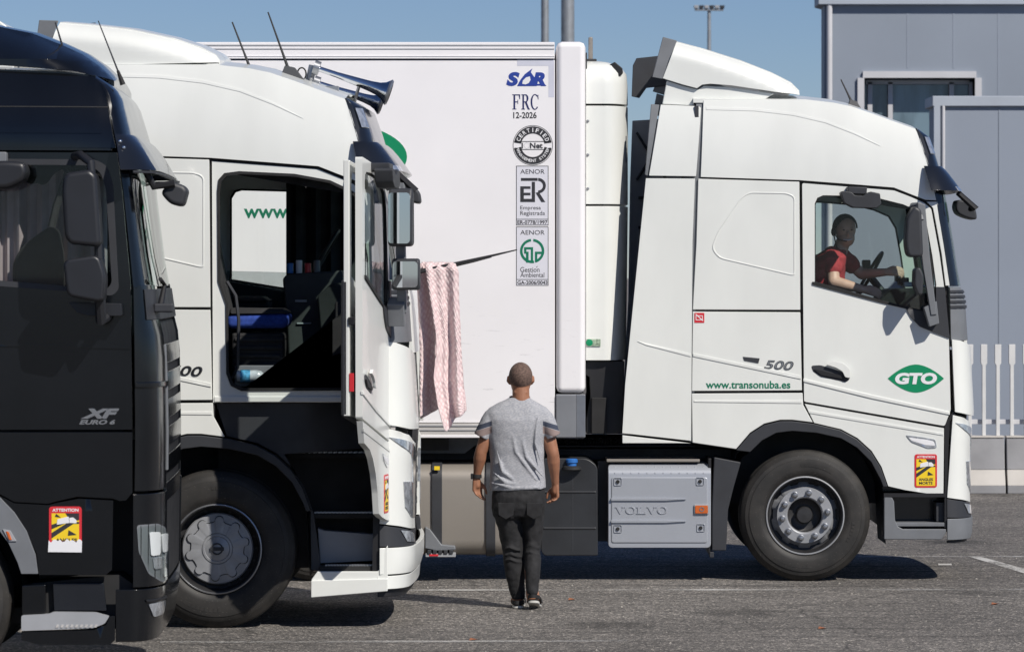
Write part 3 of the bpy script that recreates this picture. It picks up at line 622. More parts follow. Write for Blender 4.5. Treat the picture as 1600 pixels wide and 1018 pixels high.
def tractor(F, DZ, opened, T):
    def L(px, py): return ((px-WX)/SR, CH+(HZ-py)/SR+DZ)
    def G0(px, py): return ((px-WX)/SR, CH+(HZ-py)/SR)          # chassis, not raised with the cab
    def inw(px, py):
        h = (py-itp(ROOF, px))/SR; t = max(0, min(1, 1-h/.62)); return .085*t**2
    def surf(U, py, o, W=CW):
        xs = itp(XS, py); a = itp(XA, py)
        iy = inw(min(U, xs), py)
        if U <= xs: x, z = L(U, py); return (x, iy-o, z)
        q = (U-xs)/60
        far = q > 2
        if far: q = 4-q
        if q <= 1:
            th = max(0, q)*PI/2; x, z = L(xs+a*math.sin(th), py); r = CR
            y = iy*(1-q)+r*(1-math.cos(th)); nx, ny = math.sin(th), -math.cos(th)
            x += o*nx; y += o*ny
        else:
            k = (q-1); x, z = L(xs+a+7*(1-(1-k)**2), py); y = CR+k*(W/2-CR); x += o
        if far: y = W-y
        return (x, y, z)
    def U(px, py):                                             # pixel on the side or round the corner -> parameter
        xs = itp(XS, py)
        if px <= xs: return (px, py)
        a = itp(XA, py); return (xs+60*math.asin(min(.985, (px-xs)/a))/(PI/2), py)
    def Q(q, py): return (itp(XS, py)+60*q, py)
    def sk(name, pts, m, par=None, th=.03, holes=(), bev=.004, rnd=0, off=0, conv=True):
        p = [U(*a) for a in pts] if conv else pts
        if rnd: p = roundpoly(p, rnd)
        f = (lambda a, b, o: surf(a, b, o+off)) if off else surf
        return sheet(name, p, f, m, par or T, th, CU, CV, holes, bev)
    def qband(name, q0, q1, rows, m, th=.03, off=0, par=None, bev=.004, ramp=None):
        """strip across the front between two q values following several rows"""
        qs = [q0+(q1-q0)*i/max(4, int((q1-q0)*5)) for i in range(max(4, int((q1-q0)*5))+1)]
        V = []; n = len(qs); fr = []; bk = []
        for r_ in rows:
            for q in qs:
                o = off+(ramp(r_, q) if ramp else 0)
                p = Q(q, r_); fr.append(surf(*p, o)); bk.append(surf(*p, o-th))
        K = len(rows); N_ = K*n; Fc = []
        for k in range(K-1):
            for i in range(n-1):
                a = k*n+i; Fc.append([a, a+1, a+n+1, a+n]); Fc.append([N_+a, N_+a+n, N_+a+n+1, N_+a+1])
        for i in range(n-1): Fc.append([i, N_+i, N_+i+1, i+1]); b = (K-1)*n+i; Fc.append([b, b+1, N_+b+1, N_+b])
        for k in range(K-1): a = k*n; Fc.append([a, a+n, N_+a+n, N_+a]); b = k*n+n-1; Fc.append([b, N_+b, N_+b+n, b+n])
        return MB().add(fr+bk, Fc).build(name, m, par or T, bev)

    white = M['white']
    # ---- door opening / window outlines
    WIN = [(1273, 441), (1273, 318), (1277, 309), (1286, 305), (1320, 305.5), (1375, 310), (1411, 319), (1436, 330), (1448, 350), (1457, 400), (1463, 444), (1461, 478), (1444, 486), (1413, 480), (1375, 469)]
    def m2(x, y): return ((x-338)/1.1533+WX, (y+79)/1.155)
    OPEN = [m2(*p) for p in [(342, 440), (341, 300), (343, 282), (352, 272), (375, 269), (460, 273), (515, 283), (545, 297), (590, 330), (600, 380), (606, 440), (606, 560), (600, 608), (378, 609), (362, 601), (355, 582), (354, 475)]]
    hole = OPEN if opened else WIN
    # ---- inner shell (dark seams) with the opening
    shell = [(1085, 160), (1259, 160), (1330, 170), (1397, 193), (1432, 205), (1450, 256), (1464, 306), (1474, 385), (1483, 450), (1486, 640), (1480, 668), (1478, 772), (1400, 762), (1385, 745), (1365, 706), (1340, 684), (1300, 664), (1240, 654), (1200, 658), (1165, 682), (1150, 700), (1085, 690)]
    if opened: shell = shell[:10]+[(1480, 612), (1256, 612)]+[(1256, 640), (1240, 654), (1200, 658), (1165, 682), (1150, 700), (1085, 690)]
    sheet('cab_shell', shell, lambda a, b, o: surf(a, b, o-.033), M['rubber'], T, .03, CU[:25], CV, [hole], 0)
    # far side of the cab, with the driver's window
    def far_px(x, y, yy=2.46):                                  # pixel seen on a plane yy behind the near side
        sc = (F.Y+yy)/FPX; X = (x-800)*sc-F.loc[0]; Z = CH+(HZ-y)*sc
        return (X*SR+WX, HZ-(Z-CH-DZ)*SR)
    FW = [far_px(*p) for p in [(360, 438), (360, 308), (366, 298), (376, 295), (450, 297), (520, 303), (560, 330), (575, 400), (578, 470), (520, 462), (445, 452)]] if opened else WIN
    sheet('far_side', [(1085, 155), (1259, 156), (1330, 167), (1397, 190), (1430, 203), (1449, 256), (1461, 306), (1474, 385), (1483, 450), (1486, 640), (1400, 760), (1085, 690)],
          lambda a, b, o: (L(a, b)[0], CW-inw(a, b)+o, L(a, b)[1]), white, T, .04, CU[:25], CV, [FW], .003)
    sheet('far_window_seal', roundpoly(FW, 2), lambda a, b, o: (L(a, b)[0], CW-.05+o, L(a, b)[1]), M['rubber'], T, .02, (), (), [[(1345+(x-1345)*.975, 390+(y-390)*.965) for x, y in FW]], 0)
    sheet('far_window', FW, lambda a, b, o: (L(a, b)[0], CW-.02+o, L(a, b)[1]), M['glass'], T, .004, (), (), [], 0)
    # ---- outer panels
    sk('roof_side_panel', [(1095, 276.5), (1097, 230), (1100, 156), (1259, 155), (1303, 160), (1330, 165.5), (1364, 177), (1397, 189), (1432, 201.5), (1440, 219), (1450, 252), (1463, 303), (1464, 313), (1446, 312), (1425, 304), (1397, 293), (1347, 289), (1249, 281.5)], white)
    sk('pillar_panel', [(1448, 315), (1465, 315), (1476, 380), (1486, 446), (1477.5, 446), (1471.5, 397), (1458, 325)], white, bev=.002)
    sk('side_upper_panel', [(1091, 279.3), (1249, 284), (1250.5, 484), (1082.5, 483.5), (1088, 380)], white)
    em = [(1171, 300), (1229, 301), (1242, 306), (1242, 430), (1236, 430), (1123, 403.6), (1111, 388), (1121, 362), (1158, 308)]
    em = roundpoly(em, 9)
    cx_, cy_ = 1190, 355
    emi = [(cx_+(x-cx_)*.968, cy_+(y-cy_)*.965) for x, y in em]
    def emf(lo):
        return lambda a, b, o: surf(a, b, o+lo)
    sheet('pressed_bead', em, emf(.004), white, T, .012, (), (), [emi], .0035)
    sk('side_lower_panel', [(1082.5, 486.5), (1250.5, 487.5), (1253, 609.5), (1081, 610.5)], white)
    sk('crease', [(1083, 552), (1251.5, 587), (1251.5, 592), (1083, 556.5)], white, off=.006, th=.014, bev=.005)
    sk('sill_panel', [(1081, 614.5), (1254, 613.5), (1255, 632), (1270, 659.5), (1238, 655.5), (1219, 655.5), (1194, 661.5), (1172, 675.5), (1150, 701), (1082, 691)], white)
    sk('sill_groove', [(1084, 625), (1253, 625), (1253, 630), (1084, 628)], white, off=.005, th=.012)
    sk('roof_crease', [(1104, 167), (1180, 169), (1240, 176), (1290, 188), (1335, 206), (1376, 228), (1335, 209), (1290, 191.5), (1240, 180), (1180, 173), (1104, 171)], white, off=.003, th=.014, bev=.0025)
    # rear fairings
    sk('rear_fairing_upper', [(1033, 163), (1092, 165.5), (1096, 168), (1092, 220), (1087.5, 275.5), (1014, 274.5)], white, th=.05)
    sk('rear_fairing_lower', [(1009.5, 278.5), (1086, 279), (1082, 380), (1079.8, 688), (972.5, 676), (977, 600), (990, 470)], white, th=.05)
    sk('seam_filler', [(1089, 160), (1102, 160), (1096, 276), (1087, 480), (1084, 690), (1078, 690), (1080, 480), (1084, 276)], M['mgrey'], th=.02, off=-.02, bev=0)
    sk('fairing_crease', [(996, 533), (1079.5, 553), (1079.5, 557), (1010, 539)], white, off=.005, th=.014)
    sk('fairing_skirt', [(972.5, 679.5), (1079.5, 692), (972.5, 692)], white, th=.05)
    sk('fairing_edge_strip', [(1018, 162), (1031, 163), (1012, 274.5), (1008, 273)], M['mgrey'], th=.05, off=-.012)
    # grey return behind the fairing edge and far-side fairing
    farf = [(1003, 170), (1085, 165), (1083, 690), (985, 676), (996, 470), (999, 272)]
    sheet('far_fairing', farf, lambda a, b, o: (L(a, b)[0], CW-.02+o, L(a, b)[1]), M['lgrey'], T, .04, (), (), [], .004)
    mb = MB()
    for k in range(6):
        x, z = L(1050, 300+50*k); mb.box(x-.18, x+.1, CW-.085, CW-.062, z-.012, z+.012)
    x0, z0 = L(1010, 270); x1, z1 = L(1060, 190)
    mb.tube([(x0, CW-.075, z0), (x1, CW-.075, z1)], .012, 6).tube([(x0, CW-.075, z1), (x1, CW-.075, z0)], .012, 6)
    mb.build('fairing_ribs', M['dgrey'], T)
    # ---- roof
    rp = []
    for px in [1084, 1120, 1180, 1259, 1303, 1330, 1364, 1397, 1420, 1433]:
        ring = []
        for k in range(13):
            t = k/12; x, z = L(px, itp(ROOF, px)+.6); ring.append((x, .085+t*(CW-.17), z+.07*(1-(2*t-1)**2)))
        rp.append(ring)
    top = rp; bot = [[(x, y, z-.03) for x, y, z in r_] for r_ in rp]
    n = 13; K = len(rp); V = [p for r_ in top for p in r_]+[p for r_ in bot for p in r_]; Fc = []
    for k in range(K-1):
        for i in range(n-1): a = k*n+i; Fc += [[a, a+1, a+n+1, a+n], [K*n+a, K*n+a+n, K*n+a+n+1, K*n+a+1]]
        a = k*n; Fc.append([a, a+n, K*n+a+n, K*n+a]); b = a+n-1; Fc.append([b, K*n+b, K*n+b+n, b+n])
    MB().add(V, Fc).build('roof', white, T)
    x0, z0 = L(1086, 165); x1, z1 = L(1096, 690)
    MB().box(x0, x0+.03, .05, CW-.05, z1, z0).build('rear_wall', M['dgrey'], T, smooth=False)
    # ---- front
    qband('roof_front_panel', .0, 4.0, [200, 203, 207, 212, 225, 240, 262, 303], M['gloss_black'], off=.002)
    for a, b in ((.28, .62), (3.38, 3.72)):
        qband('roof_lamp', a, b, [213, 222, 232, 240], M['lens'], th=.02, off=.012)
    qband('windscreen', .42, 3.58, [303, 340, 380, 420, 447], M['screen'], th=.008, off=.0)
    qband('windscreen_surround', .0, .42, [300, 340, 380, 420, 447], M['gloss_black'], off=.003)
    qband('windscreen_surround', 3.58, 4.0, [300, 340, 380, 420, 447], M['gloss_black'], off=.003)
    rv = lambda r_, q: .025+.115*((r_-259)/42)**.8
    vs_ = qband('sun_visor', -.12, 4.12, [259, 264, 272, 281, 290, 298], M['gloss_black'], th=.012, ramp=rv)
    qband('visor_marker_lamp', .55, .9, [291, 295, 298.5], M['lens'], th=.01, ramp=lambda r_, q: rv(r_, q)+.004, par=vs_)
    # louvred cowl under the windscreen corner
    cw = qband('cowl', .0, 1.15, [449, 458, 477, 500, 520, 532], M['mgrey'], off=-.004)
    for r_ in (453, 461, 469, 477): qband('cowl_slat', .0, 1.1, [r_, r_+4.5], M['dgrey'], th=.02, off=.005, par=cw, bev=.003)
    qband('cowl', 2.85, 4.0, [449, 458, 477, 500, 520, 532], M['mgrey'], off=-.004)
    qband('front_panel', 1.17, 2.83, [449, 458, 477, 500, 520, 548], white, off=0)
    sk('corner_deflector', [Q(.02, 530), Q(.28, 532), Q(.55, 537), Q(.85, 543), Q(1.1, 549), Q(1.15, 600), Q(1.15, 652), Q(.6, 650), Q(.3, 646), Q(.05, 643)], white, conv=False, th=.03, off=.012)
    sk('corner_deflector', [Q(2.85, 549), Q(3.5, 537), Q(3.95, 530), Q(3.95, 643), Q(3.4, 650), Q(2.85, 652)], white, conv=False, th=.03, off=.012)
    gb = qband('grille', 1.17, 2.83, [552, 600, 650, 700, 780], M['black'], off=-.03)
    for r_ in range(560, 780, 22): qband('grille_bar', 1.17, 2.83, [r_, r_+7], M['dgrey'], th=.02, off=-.026, par=gb)
    for mir in (0, 1):
        def qq(pts): return [Q(4-a if mir else a, b) for a, b in pts]
        sk('front_corner', qq([(.0, 648), (.3, 652), (.75, 658), (1.15, 672), (1.15, 789), (.75, 786), (.4, 781), (.0, 777)]), white, conv=False, th=.03)
        sk('lamp_strip', qq([(.10, 660), (.35, 662), (.75, 668), (1.05, 676), (1.14, 692), (1.14, 740), (.97, 738), (.92, 700), (.75, 684), (.40, 672)]), M['lens'], conv=False, off=.006, th=.02)
        sk('headlight', qq([(.50, 721), (.80, 722), (1.1, 730), (1.1, 774), (.8, 770), (.56, 756)]), M['lens'], conv=False, off=.008, th=.02)
        bd = sk('bumper_band', qq([(.0, 779), (.4, 783), (.75, 788), (1.15, 791), (1.15, 811), (.0, 808)]), M['dgrey'], conv=False, th=.03, off=-.004)
        sk('fog_lamp', qq([(.45, 787), (.75, 790), (1.0, 795), (1.0, 806), (.6, 803)]), M['lens'], conv=False, off=.004, th=.02, par=bd)
    bm_ = white if opened else M['mgrey']
    if opened:
        qband('bumper', .0, 4.0, [810, 822, 834, 846], bm_, off=.008)
        qband('bumper_lip', -.05, 4.05, [848, 856, 862, 866], bm_, off=.002)
        qband('bumper_skirt', -.05, 4.05, [867, 872, 877], M['black'], off=-.03)
    else:
        qband('bumper', .0, 4.0, [810, 820, 834, 843], bm_, off=.008)
        qband('bumper_skirt', .0, 4.0, [844, 848], M['black'], off=-.02)
    # vertical black joint between door and front corner
    if not opened:
        sk('corner_joint', [(1489, 643), (1493, 647), (1484, 658), (1479.5, 777), (1480, 824), (1476, 824), (1476.5, 662)], M['black'], th=.05, off=-.01, bev=0)
    else:
        sk('corner_joint', [(1486, 640), (1493, 647), (1487, 658), (1480, 777), (1480, 846), (1470, 846), (1472, 690)], M['black'], th=.05, off=-.02, bev=0)
    # front mirror on a bracket
    mr = MB(); a = surf(*Q(.75, 300), .10); b = surf(*Q(.75, 326), .22); c = surf(*Q(.8, 326), .17)
    mr.tube([a, b, c], [.022, .026, .02], 8)
    FM = mr.build('front_mirror', M['black'], T)
    hx, hz = L(1519, 328)
    ring = [(1503, 311), (1512, 311), (1521, 315), (1533, 326), (1535, 343), (1519, 340), (1504, 333), (1500, 322)]
    MB().prism(roundpoly([L(*p) for p in ring], .03), .33, .62).build('mirror_housing', M['dgrey'], FM, bev=.02, seg=3)
    # ---- wiper resting on the glass
    a = surf(*Q(.9, 447), .03); b = surf(*Q(1.5, 440), .03)
    # ---- wheel arch
    outer = [(1150, 703), (1172, 677.5), (1194, 663.5), (1219, 657.5), (1238, 657.5), (1271, 661.5), (1313, 671.5), (1339, 685.5), (1361, 705.5), (1376, 729.5), (1387, 760)]
    inner = [(1380, 760), (1376, 749), (1361, 721), (1339, 699), (1314, 684.5), (1276, 676), (1238, 673), (1213, 676), (1191, 687.6), (1172, 706)]
    sheet('wheel_arch', outer+inner, lambda p, q, o: (L(p, q)[0], .0-o, L(p, q)[1]), M['dgrey'], T, .10, bev=.006)
    MB().loft([[(L(*p)[0], y, L(*p)[1]) for y in (.05, .75)] for p in [(1120, 860), (1140, 780), (1160, 715)]+inner[::-1]+[(1385, 850)]], closed=False, caps=False).build('arch_liner', M['black'], T)
    x0, z0 = L(1140, 655); x1, z1 = L(1400, 700)
    MB().box(L(1086, 0)[0], L(1478, 0)[0], .40, CW-.1, L(0, 655)[1], L(0, 640)[1]).build('cab_floor', M['black'], T, smooth=False)
    MB().box(G0(1130, 0)[0], G0(1395, 0)[0], .78, .82, .55, L(0, 650)[1]).build('chassis_side', M['black'], T, smooth=False)
    MB().box(G0(1395, 0)[0], L(1520, 0)[0], .45, CW-.2, .35, L(0, 700)[1]).build('front_structure', M['black'], T, smooth=False)
    # mudguard behind the wheel
    sheet('mudguard', [(1116, 714), (1158, 722), (1147, 760), (1138, 796), (1135, 860), (1112.6, 860), (1113, 790)], lambda p, q, o: (G0(p, q)[0], .03-o, G0(p, q)[1]), M['dgrey'], T, .34, bev=.008)
    # ---- steps
    st = MB()
    sx0, sz0 = L(1392, 846); sx1, _ = L(1478, 0)
    if not opened:
        sheet('step_surround', [(1381.5, 774), (1389, 774), (1394, 777), (1397, 783), (1398.5, 812), (1403, 822), (1411, 826), (1478.5, 826), (1478, 832), (1471, 842.5), (1381.5, 842)], lambda p, q, o: (L(p, q)[0], -.0-o, L(p, q)[1]), M['mgrey'], T, .05, bev=.006)
        MB().box(L(1400, 0)[0], L(1479, 0)[0], .012, .30, L(0, 822)[1], L(0, 816)[1]).build('step_tread', M['mgrey'], T, bev=.004)
        MB().box(L(1384, 0)[0], L(1479, 0)[0], .30, .32, L(0, 842)[1], L(0, 762)[1]).build('step_recess', M['gloss_black'], T, smooth=False)
        MB().box(L(1464, 0)[0], L(1478, 0)[0], .06, .3, L(0, 815)[1], L(0, 785)[1]).build('step_bracket', M['dgrey'], T, bev=.004)
        MB().box(L(1381, 0)[0], L(1478, 0)[0], -.002, .3, L(0, 776)[1], L(0, 768)[1]-.01).build('underside_strip', M['black'], T, smooth=False)
    else:
        # full step well exposed by the open door
        MB().box(L(1256, 0)[0], L(1486, 0)[0], .36, .38, L(0, 842)[1], L(0, 612)[1]).build('step_recess', M['rubber'], T, smooth=False)
        for r_, xa, d in ((684, 1352, .27), (765, 1382, .16), (835, 1398, .04)):
            tr = MB().box(L(xa, 0)[0], L(1477, 0)[0], d, .36, L(0, r_+7)[1], L(0, r_)[1]).build('step_tread', M['rubber'], T, bev=.006)
            sp_ = MB(); n_ = 16
            for i in range(n_):
                x = L(xa+8+(1462-xa)*i/n_, 0)[0]; sp_.box(x, x+.012, d+.006, d+.03, L(0, r_)[1], L(0, r_-2)[1]); sp_.box(x+.012, x+.024, d+.04, d+.06, L(0, r_)[1], L(0, r_-2)[1])
            sp_.build('tread_studs', M['steel'], tr, smooth=False)
        sheet('fender_panel', [(1256, 614), (1478, 614), (1476, 676), (1350, 684), (1376, 727), (1390, 765), (1400, 842), (1386, 842), (1385, 760), (1361, 703), (1339, 683), (1313, 669), (1271, 659.5)],
              lambda p, q, o: (L(p, q)[0], .10-o+.2*max(0, min(1, (p-1385)/90))*(1 if q < 690 else 0), L(p, q)[1]), M['dgrey'], T, .02, frange(1256, 1480, 20), (), [], .004)
        sheet('lower_step_surround', [m2(*p) for p in [(494, 828), (505, 832), (583, 838), (584, 880), (498, 884)]], lambda p, q, o: (L(p, q)[0], .20-o, L(p, q)[1]), M['lgrey'], T, .1, bev=.006)
        sheet('sill_skirt', [m2(*p) for p in [(496, 893), (590, 893), (598, 884), (600, 860), (606, 852), (606, 906), (487, 912), (487, 905)]], lambda p, q, o: (L(p, q)[0], .0-o, L(p, q)[1]), white, T, .12, bev=.006)
        sheet('sill_lip', [m2(*p) for p in [(486, 907), (606, 904), (606, 924), (486, 934)]], lambda p, q, o: (L(p, q)[0], -.012-o, L(p, q)[1]), white, T, .08, bev=.006)
        # white door aperture frame
        DO = [(1252.5, 286), (1347, 293), (1397, 297), (1424, 308), (1444, 317), (1455, 326), (1468, 397), (1475, 447), (1484, 525), (1486, 612), (1254, 613)]
        sheet('door_frame', [U(*p) for p in DO], lambda a_, b_, o: surf(a_, b_, o-.02), white, T, .05, frange(1255, 1480, 40), CV, [OPEN], .003)
        ops = [(1375+(x-1375)*.985, 450+(y-450)*.985) for x, y in OPEN]
        opo = [(1375+(x-1375)*1.015, 450+(y-450)*1.012) for x, y in OPEN]
        sheet('door_seal', [U(*p) for p in opo], lambda a_, b_, o: surf(a_, b_, o-.012), M['rubber'], T, .03, (), CV, [ops], .004)
        MB().box(L(1255, 0)[0], L(1480, 0)[0], .012, .12, L(0, 613)[1], L(0, 604)[1]).build('sill', white, T, bev=.01)

    # ---- the door (rotates about its front edge when open)
    hz_ = (L(1482, 0)[0], .06, 0)
    dl = roundpoly([(1253.5, 286), (1347, 293.5), (1397, 297.5), (1424, 308), (1444, 317), (1455, 326), (1468, 397), (1475, 447), (1482.5, 525), (1485.5, 640), (1476, 665), (1256.5, 627)], 3)
    d = sheet('door', [U(*p) for p in dl], surf, white, None, .045, CU[:25], CV, [WIN], .004)
    for v in d.data.vertices: v.co = Vector(v.co)-Vector(hz_)
    d.parent = T; d.location = hz_; d.rotation_euler = (0, 0, R(82.5) if opened else 0)
    def dp(o): o.location = tuple(-c for c in hz_); return o
    dk = lambda *a, **k: dp(sk(*a, par=d, **k))
    dk('lower_door_panel', [(1257.5, 630.5), (1475, 668.5), (1474, 773), (1446, 770), (1414, 765), (1388, 759), (1377.5, 729), (1362, 704), (1340, 684), (1314, 670), (1272, 660)], white, th=.04)
    dk('door_crease', [(1255, 591), (1360, 616), (1484, 643), (1484, 648), (1360, 622), (1255, 596)], white, off=.008, th=.02, bev=.006)
    dk('lower_crease', [(1262, 640), (1474, 676), (1474, 680), (1264, 645)], white, off=.005, th=.014, bev=.004)
    wi = [(1368+(x-1368)*.955, 395+(y-395)*.95) for x, y in WIN]
    dp(sheet('window_seal', [U(*p) for p in [(1368+(x-1368)*1.012, 395+(y-395)*1.015) for x, y in WIN]], lambda a_, b_, o: surf(a_, b_, o-.001), M['rubber'], d, .02, (), (), [[(1368+(x-1368)*.985, 395+(y-395)*.98) for x, y in WIN]], .002))
    dp(sheet('side_window', [U(*p) for p in WIN], lambda a_, b_, o: surf(a_, b_, o-.014), M['glass'], d, .004, (), (), [], 0))
    dp(sheet('window_post', [(1452, 345), (1455, 345), (1461, 478), (1456, 478)], lambda a_, b_, o: surf(a_, b_, o-.004), M['rubber'], d, .02, bev=0))
    dk('belt_seal', [(1269, 440), (1275, 440), (1375, 468), (1413, 479), (1444, 485), (1444, 489), (1375, 472.5), (1269, 444.5)], M['rubber'], off=.010, th=.02, bev=.003)
    dk('mirror_base', [(1415, 481.5), (1444, 486), (1462, 490), (1462, 448), (1476, 448), (1483.5, 528), (1459, 519), (1437, 510), (1424, 497)], M['dgrey'], off=.012, th=.02)
    # inner lining
    lin = [(1262, 300), (1262, 600), (1470, 620), (1474, 480), (1452, 330), (1400, 303)]
    if opened:
        dp(sheet('inner_lining', [(1256, 446), (1256, 625), (1475, 655), (1478, 500), (1444, 492), (1375, 476), (1273, 446)], lambda a_, b_, o: (L(a_, b_)[0], .09-o, L(a_, b_)[1]), M['dgrey'], d, .05, bev=.015))
        dp(sheet('inner_frame', [(1256, 290), (1347, 296), (1397, 300), (1450, 324), (1475, 447), (1478, 640), (1256, 624)], lambda a_, b_, o: (L(a_, b_)[0], .085-o, L(a_, b_)[1]), white, d, .038, (), (), [WIN], .006))
        dp(MB().box(L(1256, 0)[0]-.004, L(1256, 0)[0], .055, .085, L(0, 592)[1], L(0, 568)[1]).build('door_reflector', M['red'], d, bev=.003))
        dp(MB().box(L(1256, 0)[0]-.012, L(1256, 0)[0], .05, .09, L(0, 505)[1], L(0, 495)[1]).build('door_latch', M['black'], d, bev=.003))
    # handle
    hr = dk('door_handle_recess', roundpoly([(1267, 571), (1282, 570), (1327, 584), (1328, 592), (1322, 597), (1282, 588), (1270, 580)], 4), M['dgrey'], off=.002, th=.004, bev=.001)
    dk('door_handle', roundpoly([(1290, 569), (1301, 563.5), (1318, 567), (1328, 577), (1328, 590), (1320, 589), (1316, 580), (1306, 574)], 3), white, off=.034, th=.02, bev=.006)
    dk('door_handle', roundpoly([(1271, 576), (1283, 578), (1321, 588), (1321, 592), (1284, 586)], 2), M['black'], off=.014, th=.010, bev=.003)
    # emblem and marker lamp
    mk = dk('side_marker', roundpoly([(1415, 679), (1444, 683), (1461, 686), (1464, 699), (1450, 700), (1424, 690)], 3), M['lens'], off=.006, th=.01)
    dk('side_marker_rim', roundpoly([(1419, 683), (1444, 686), (1459, 689), (1461, 696), (1446, 695), (1424, 688)], 2), M['paper'], off=.008, th=.006)
    lz = []
    for k in range(41):
        t = -1+2*k/40; lz.append((1431+44*t, 22*(1-abs(t)**1.8)))
    lens = [(x, 591-h) for x, h in lz]+[(x, 591+h) for x, h in lz[::-1][1:-1]]
    if not opened: lg = dk('green_emblem', lens, M['green'], off=.002, th=.003, bev=0)
    if not opened: dp(text('lettering', 'GTO', (*L(1398.5, 600), *L(1464, 582)), -.003, M['paper'], d, .055, .12)).parent = d
    ws = warning_sign('warning_sticker', T, L, 1429, 709, 1464, 761, -.001, par=d); dp(ws)
    # ---- mirrors on the door
    def hb(name, x0, y0, x1, y1, ya, yb, m, par, bev=.02, rnd=.03):
        p = rrect(*L(x0, y1), *L(x1, y0), rnd); return MB().prism(p, ya, yb).build(name, m, par, bev=bev, seg=3)
    arm = MB().tube([(*L(1425, 326)[:1], -.02, L(0, 322)[1]), (L(1434, 0)[0], -.08, L(0, 320)[1]), (L(1437, 0)[0], -.12, L(0, 345)[1])], .028, 8)
    pr = [L(1431, 316), L(1443, 320), L(1450, 400), L(1461, 491), L(1452, 492), L(1440, 420), L(1433, 360)]
    arm.prism(pr, -.13, -.07)
    pr = [L(1441, 480), L(1461, 470), L(1465, 505), L(1450, 510)]
    arm.prism(pr, -.12, -.01)
    ma = dp(arm.build('mirror_arm', M['mgrey'], d, bev=.006))
    u1 = MB().prism(roundpoly([L(1411, 342), L(1423, 322), L(1434, 328), L(1437, 402), L(1413, 402), L(1409, 380)], .04), *((-.197, -.035) if opened else (-.29, -.07))).build('mirror_housing', M['dgrey'], d, bev=.025, seg=3); dp(u1)
    u2 = MB().prism(roundpoly([L(1424, 420), L(1432, 417), L(1438, 430), L(1436, 460), L(1429, 461), L(1423, 445)], .02), *((-.237, -.053) if opened else (-.27, -.05))).build('mirror_housing', M['dgrey'], d, bev=.02, seg=3); dp(u2)
    if opened:
        dp(MB().prismx([(y, z) for y, z in rrect(-.188, L(0, 398)[1], -.044, L(0, 330)[1], .025)], L(1409, 0)[0]-.012, L(1409, 0)[0]).build('mirror_glass', M['mirror'], d, smooth=False))
        dp(MB().prismx([(y, z) for y, z in rrect(-.228, L(0, 457)[1], -.063, L(0, 422)[1], .025)], L(1423, 0)[0]-.012, L(1423, 0)[0]).build('mirror_glass', M['mirror'], d, smooth=False))
    # kerb mirror above the window
    km = MB().prism(roundpoly([L(1310, 302), L(1313, 299), L(1327, 301), L(1332, 306), L(1345, 307), L(1356, 300), L(1371, 303), L(1373, 320), L(1366, 326), L(1330, 325), L(1316, 318)], .01), *((-.15, -.03) if opened else (-.22, -.04)))
    km.prism(roundpoly([L(1322, 292), L(1353, 293), L(1352, 304), L(1323, 303)], .01), -.12, .01)
    dp(km.build('kerb_mirror', M['dgrey'], d, bev=.014, seg=3))
    # ---- markings on the lower side panel
    pe = decal('model_lettering', [[L(1161, 557), L(1187, 559.5), L(1185, 567), L(1163, 563)]], -.001, M['dgrey'], T, .004)
    o = text('lettering', '500', (*L(1194, 577), *L(1240, 563)), -.001, M['dgrey'], T, .02, .25, th=.004, rot=-R(3))
    o2 = text('lettering', '500', (*L(1195, 575.8), *L(1238.5, 564)), -.005, M['chrome'], T, -.012, .25, th=.001, rot=-R(3))
    if not opened:
        text('web_address', 'www.transonuba.es', (*L(1103, 606.5), *L(1235, 594.5)), -.001, M['greenink'], T, .018)
        st_ = decal('battery_sticker', [rrect(*L(1085, 504), *L(1100.5, 488.5), .004)], -.001, M['red'], T, .0015)
        decal('battery_symbol', [[L(1087, 500), L(1098, 500), L(1098, 499), L(1087, 499)], [L(1087, 500), L(1088, 500), L(1088, 492.5), L(1087, 492.5)], [L(1097, 500), L(1098, 500), L(1098, 492.5), L(1097, 492.5)], [L(1087, 493.5), L(1098, 493.5), L(1098, 492.5), L(1087, 492.5)], [L(1086.5, 491), L(1098, 501.5), L(1099, 500.5), L(1087.5, 490)]], -.0025, M['paper'], st_, .001)
    # ---- roof deflector
    if opened:
        top_ = [m2(*p) for p in [(88, 30), (134, 33.5), (200, 41), (267, 55.5), (309, 69), (333, 81), (340, 90)]]; tb = [m2(*p) for p in [(339, 95), (280, 97), (160, 100), (78, 62)]]
        edge = [m2(*p) for p in [(58, 29), (88, 30), (76, 65), (54, 58)]]
        base = [m2(*p) for p in [(78, 64), (160, 101), (339, 97), (345, 106), (150, 110), (60, 108)]]
    else:
        top_ = [(1059, 62), (1104, 74), (1161, 92), (1208.5, 110.6), (1239, 126), (1252, 139)]; tb = [(1252, 147), (1212, 142.7), (1144, 132.6), (1111, 130), (1098, 131.5), (1090, 137), (1068.5, 131.5), (1036.5, 121.5)]
        edge = [(1037, 56), (1059, 62), (1036, 122.5), (1020, 119.5)]
        base = [(1043, 125), (1068, 133), (1092, 139), (1101, 133), (1144, 135), (1212, 145), (1198, 153.5), (1100, 154), (1093, 165), (1036, 162)]
    zt_ = L(0, top_[0][1])[1]
    def spf(W):
        def f(a_, b_, o):
            x, z = L(a_, b_); h = max(0, min(1, (itp([(p[0], p[1]) for p in top_], a_)+26-b_)/26)); return (x, .10+.14*h*h-o, z)
        return f
    cvs = frange(0, 160, 6); cus = frange(1000, 1260, 16)
    D = sheet('roof_deflector', top_+tb, spf(0), white, T, .03, cus, cvs, [], .006)
    sheet('deflector_edge', edge, lambda a_, b_, o: (L(a_, b_)[0], .105-o+.08*max(0, min(1, (80-b_)/40)), L(a_, b_)[1]), M['mgrey'], D, .03, bev=.004)
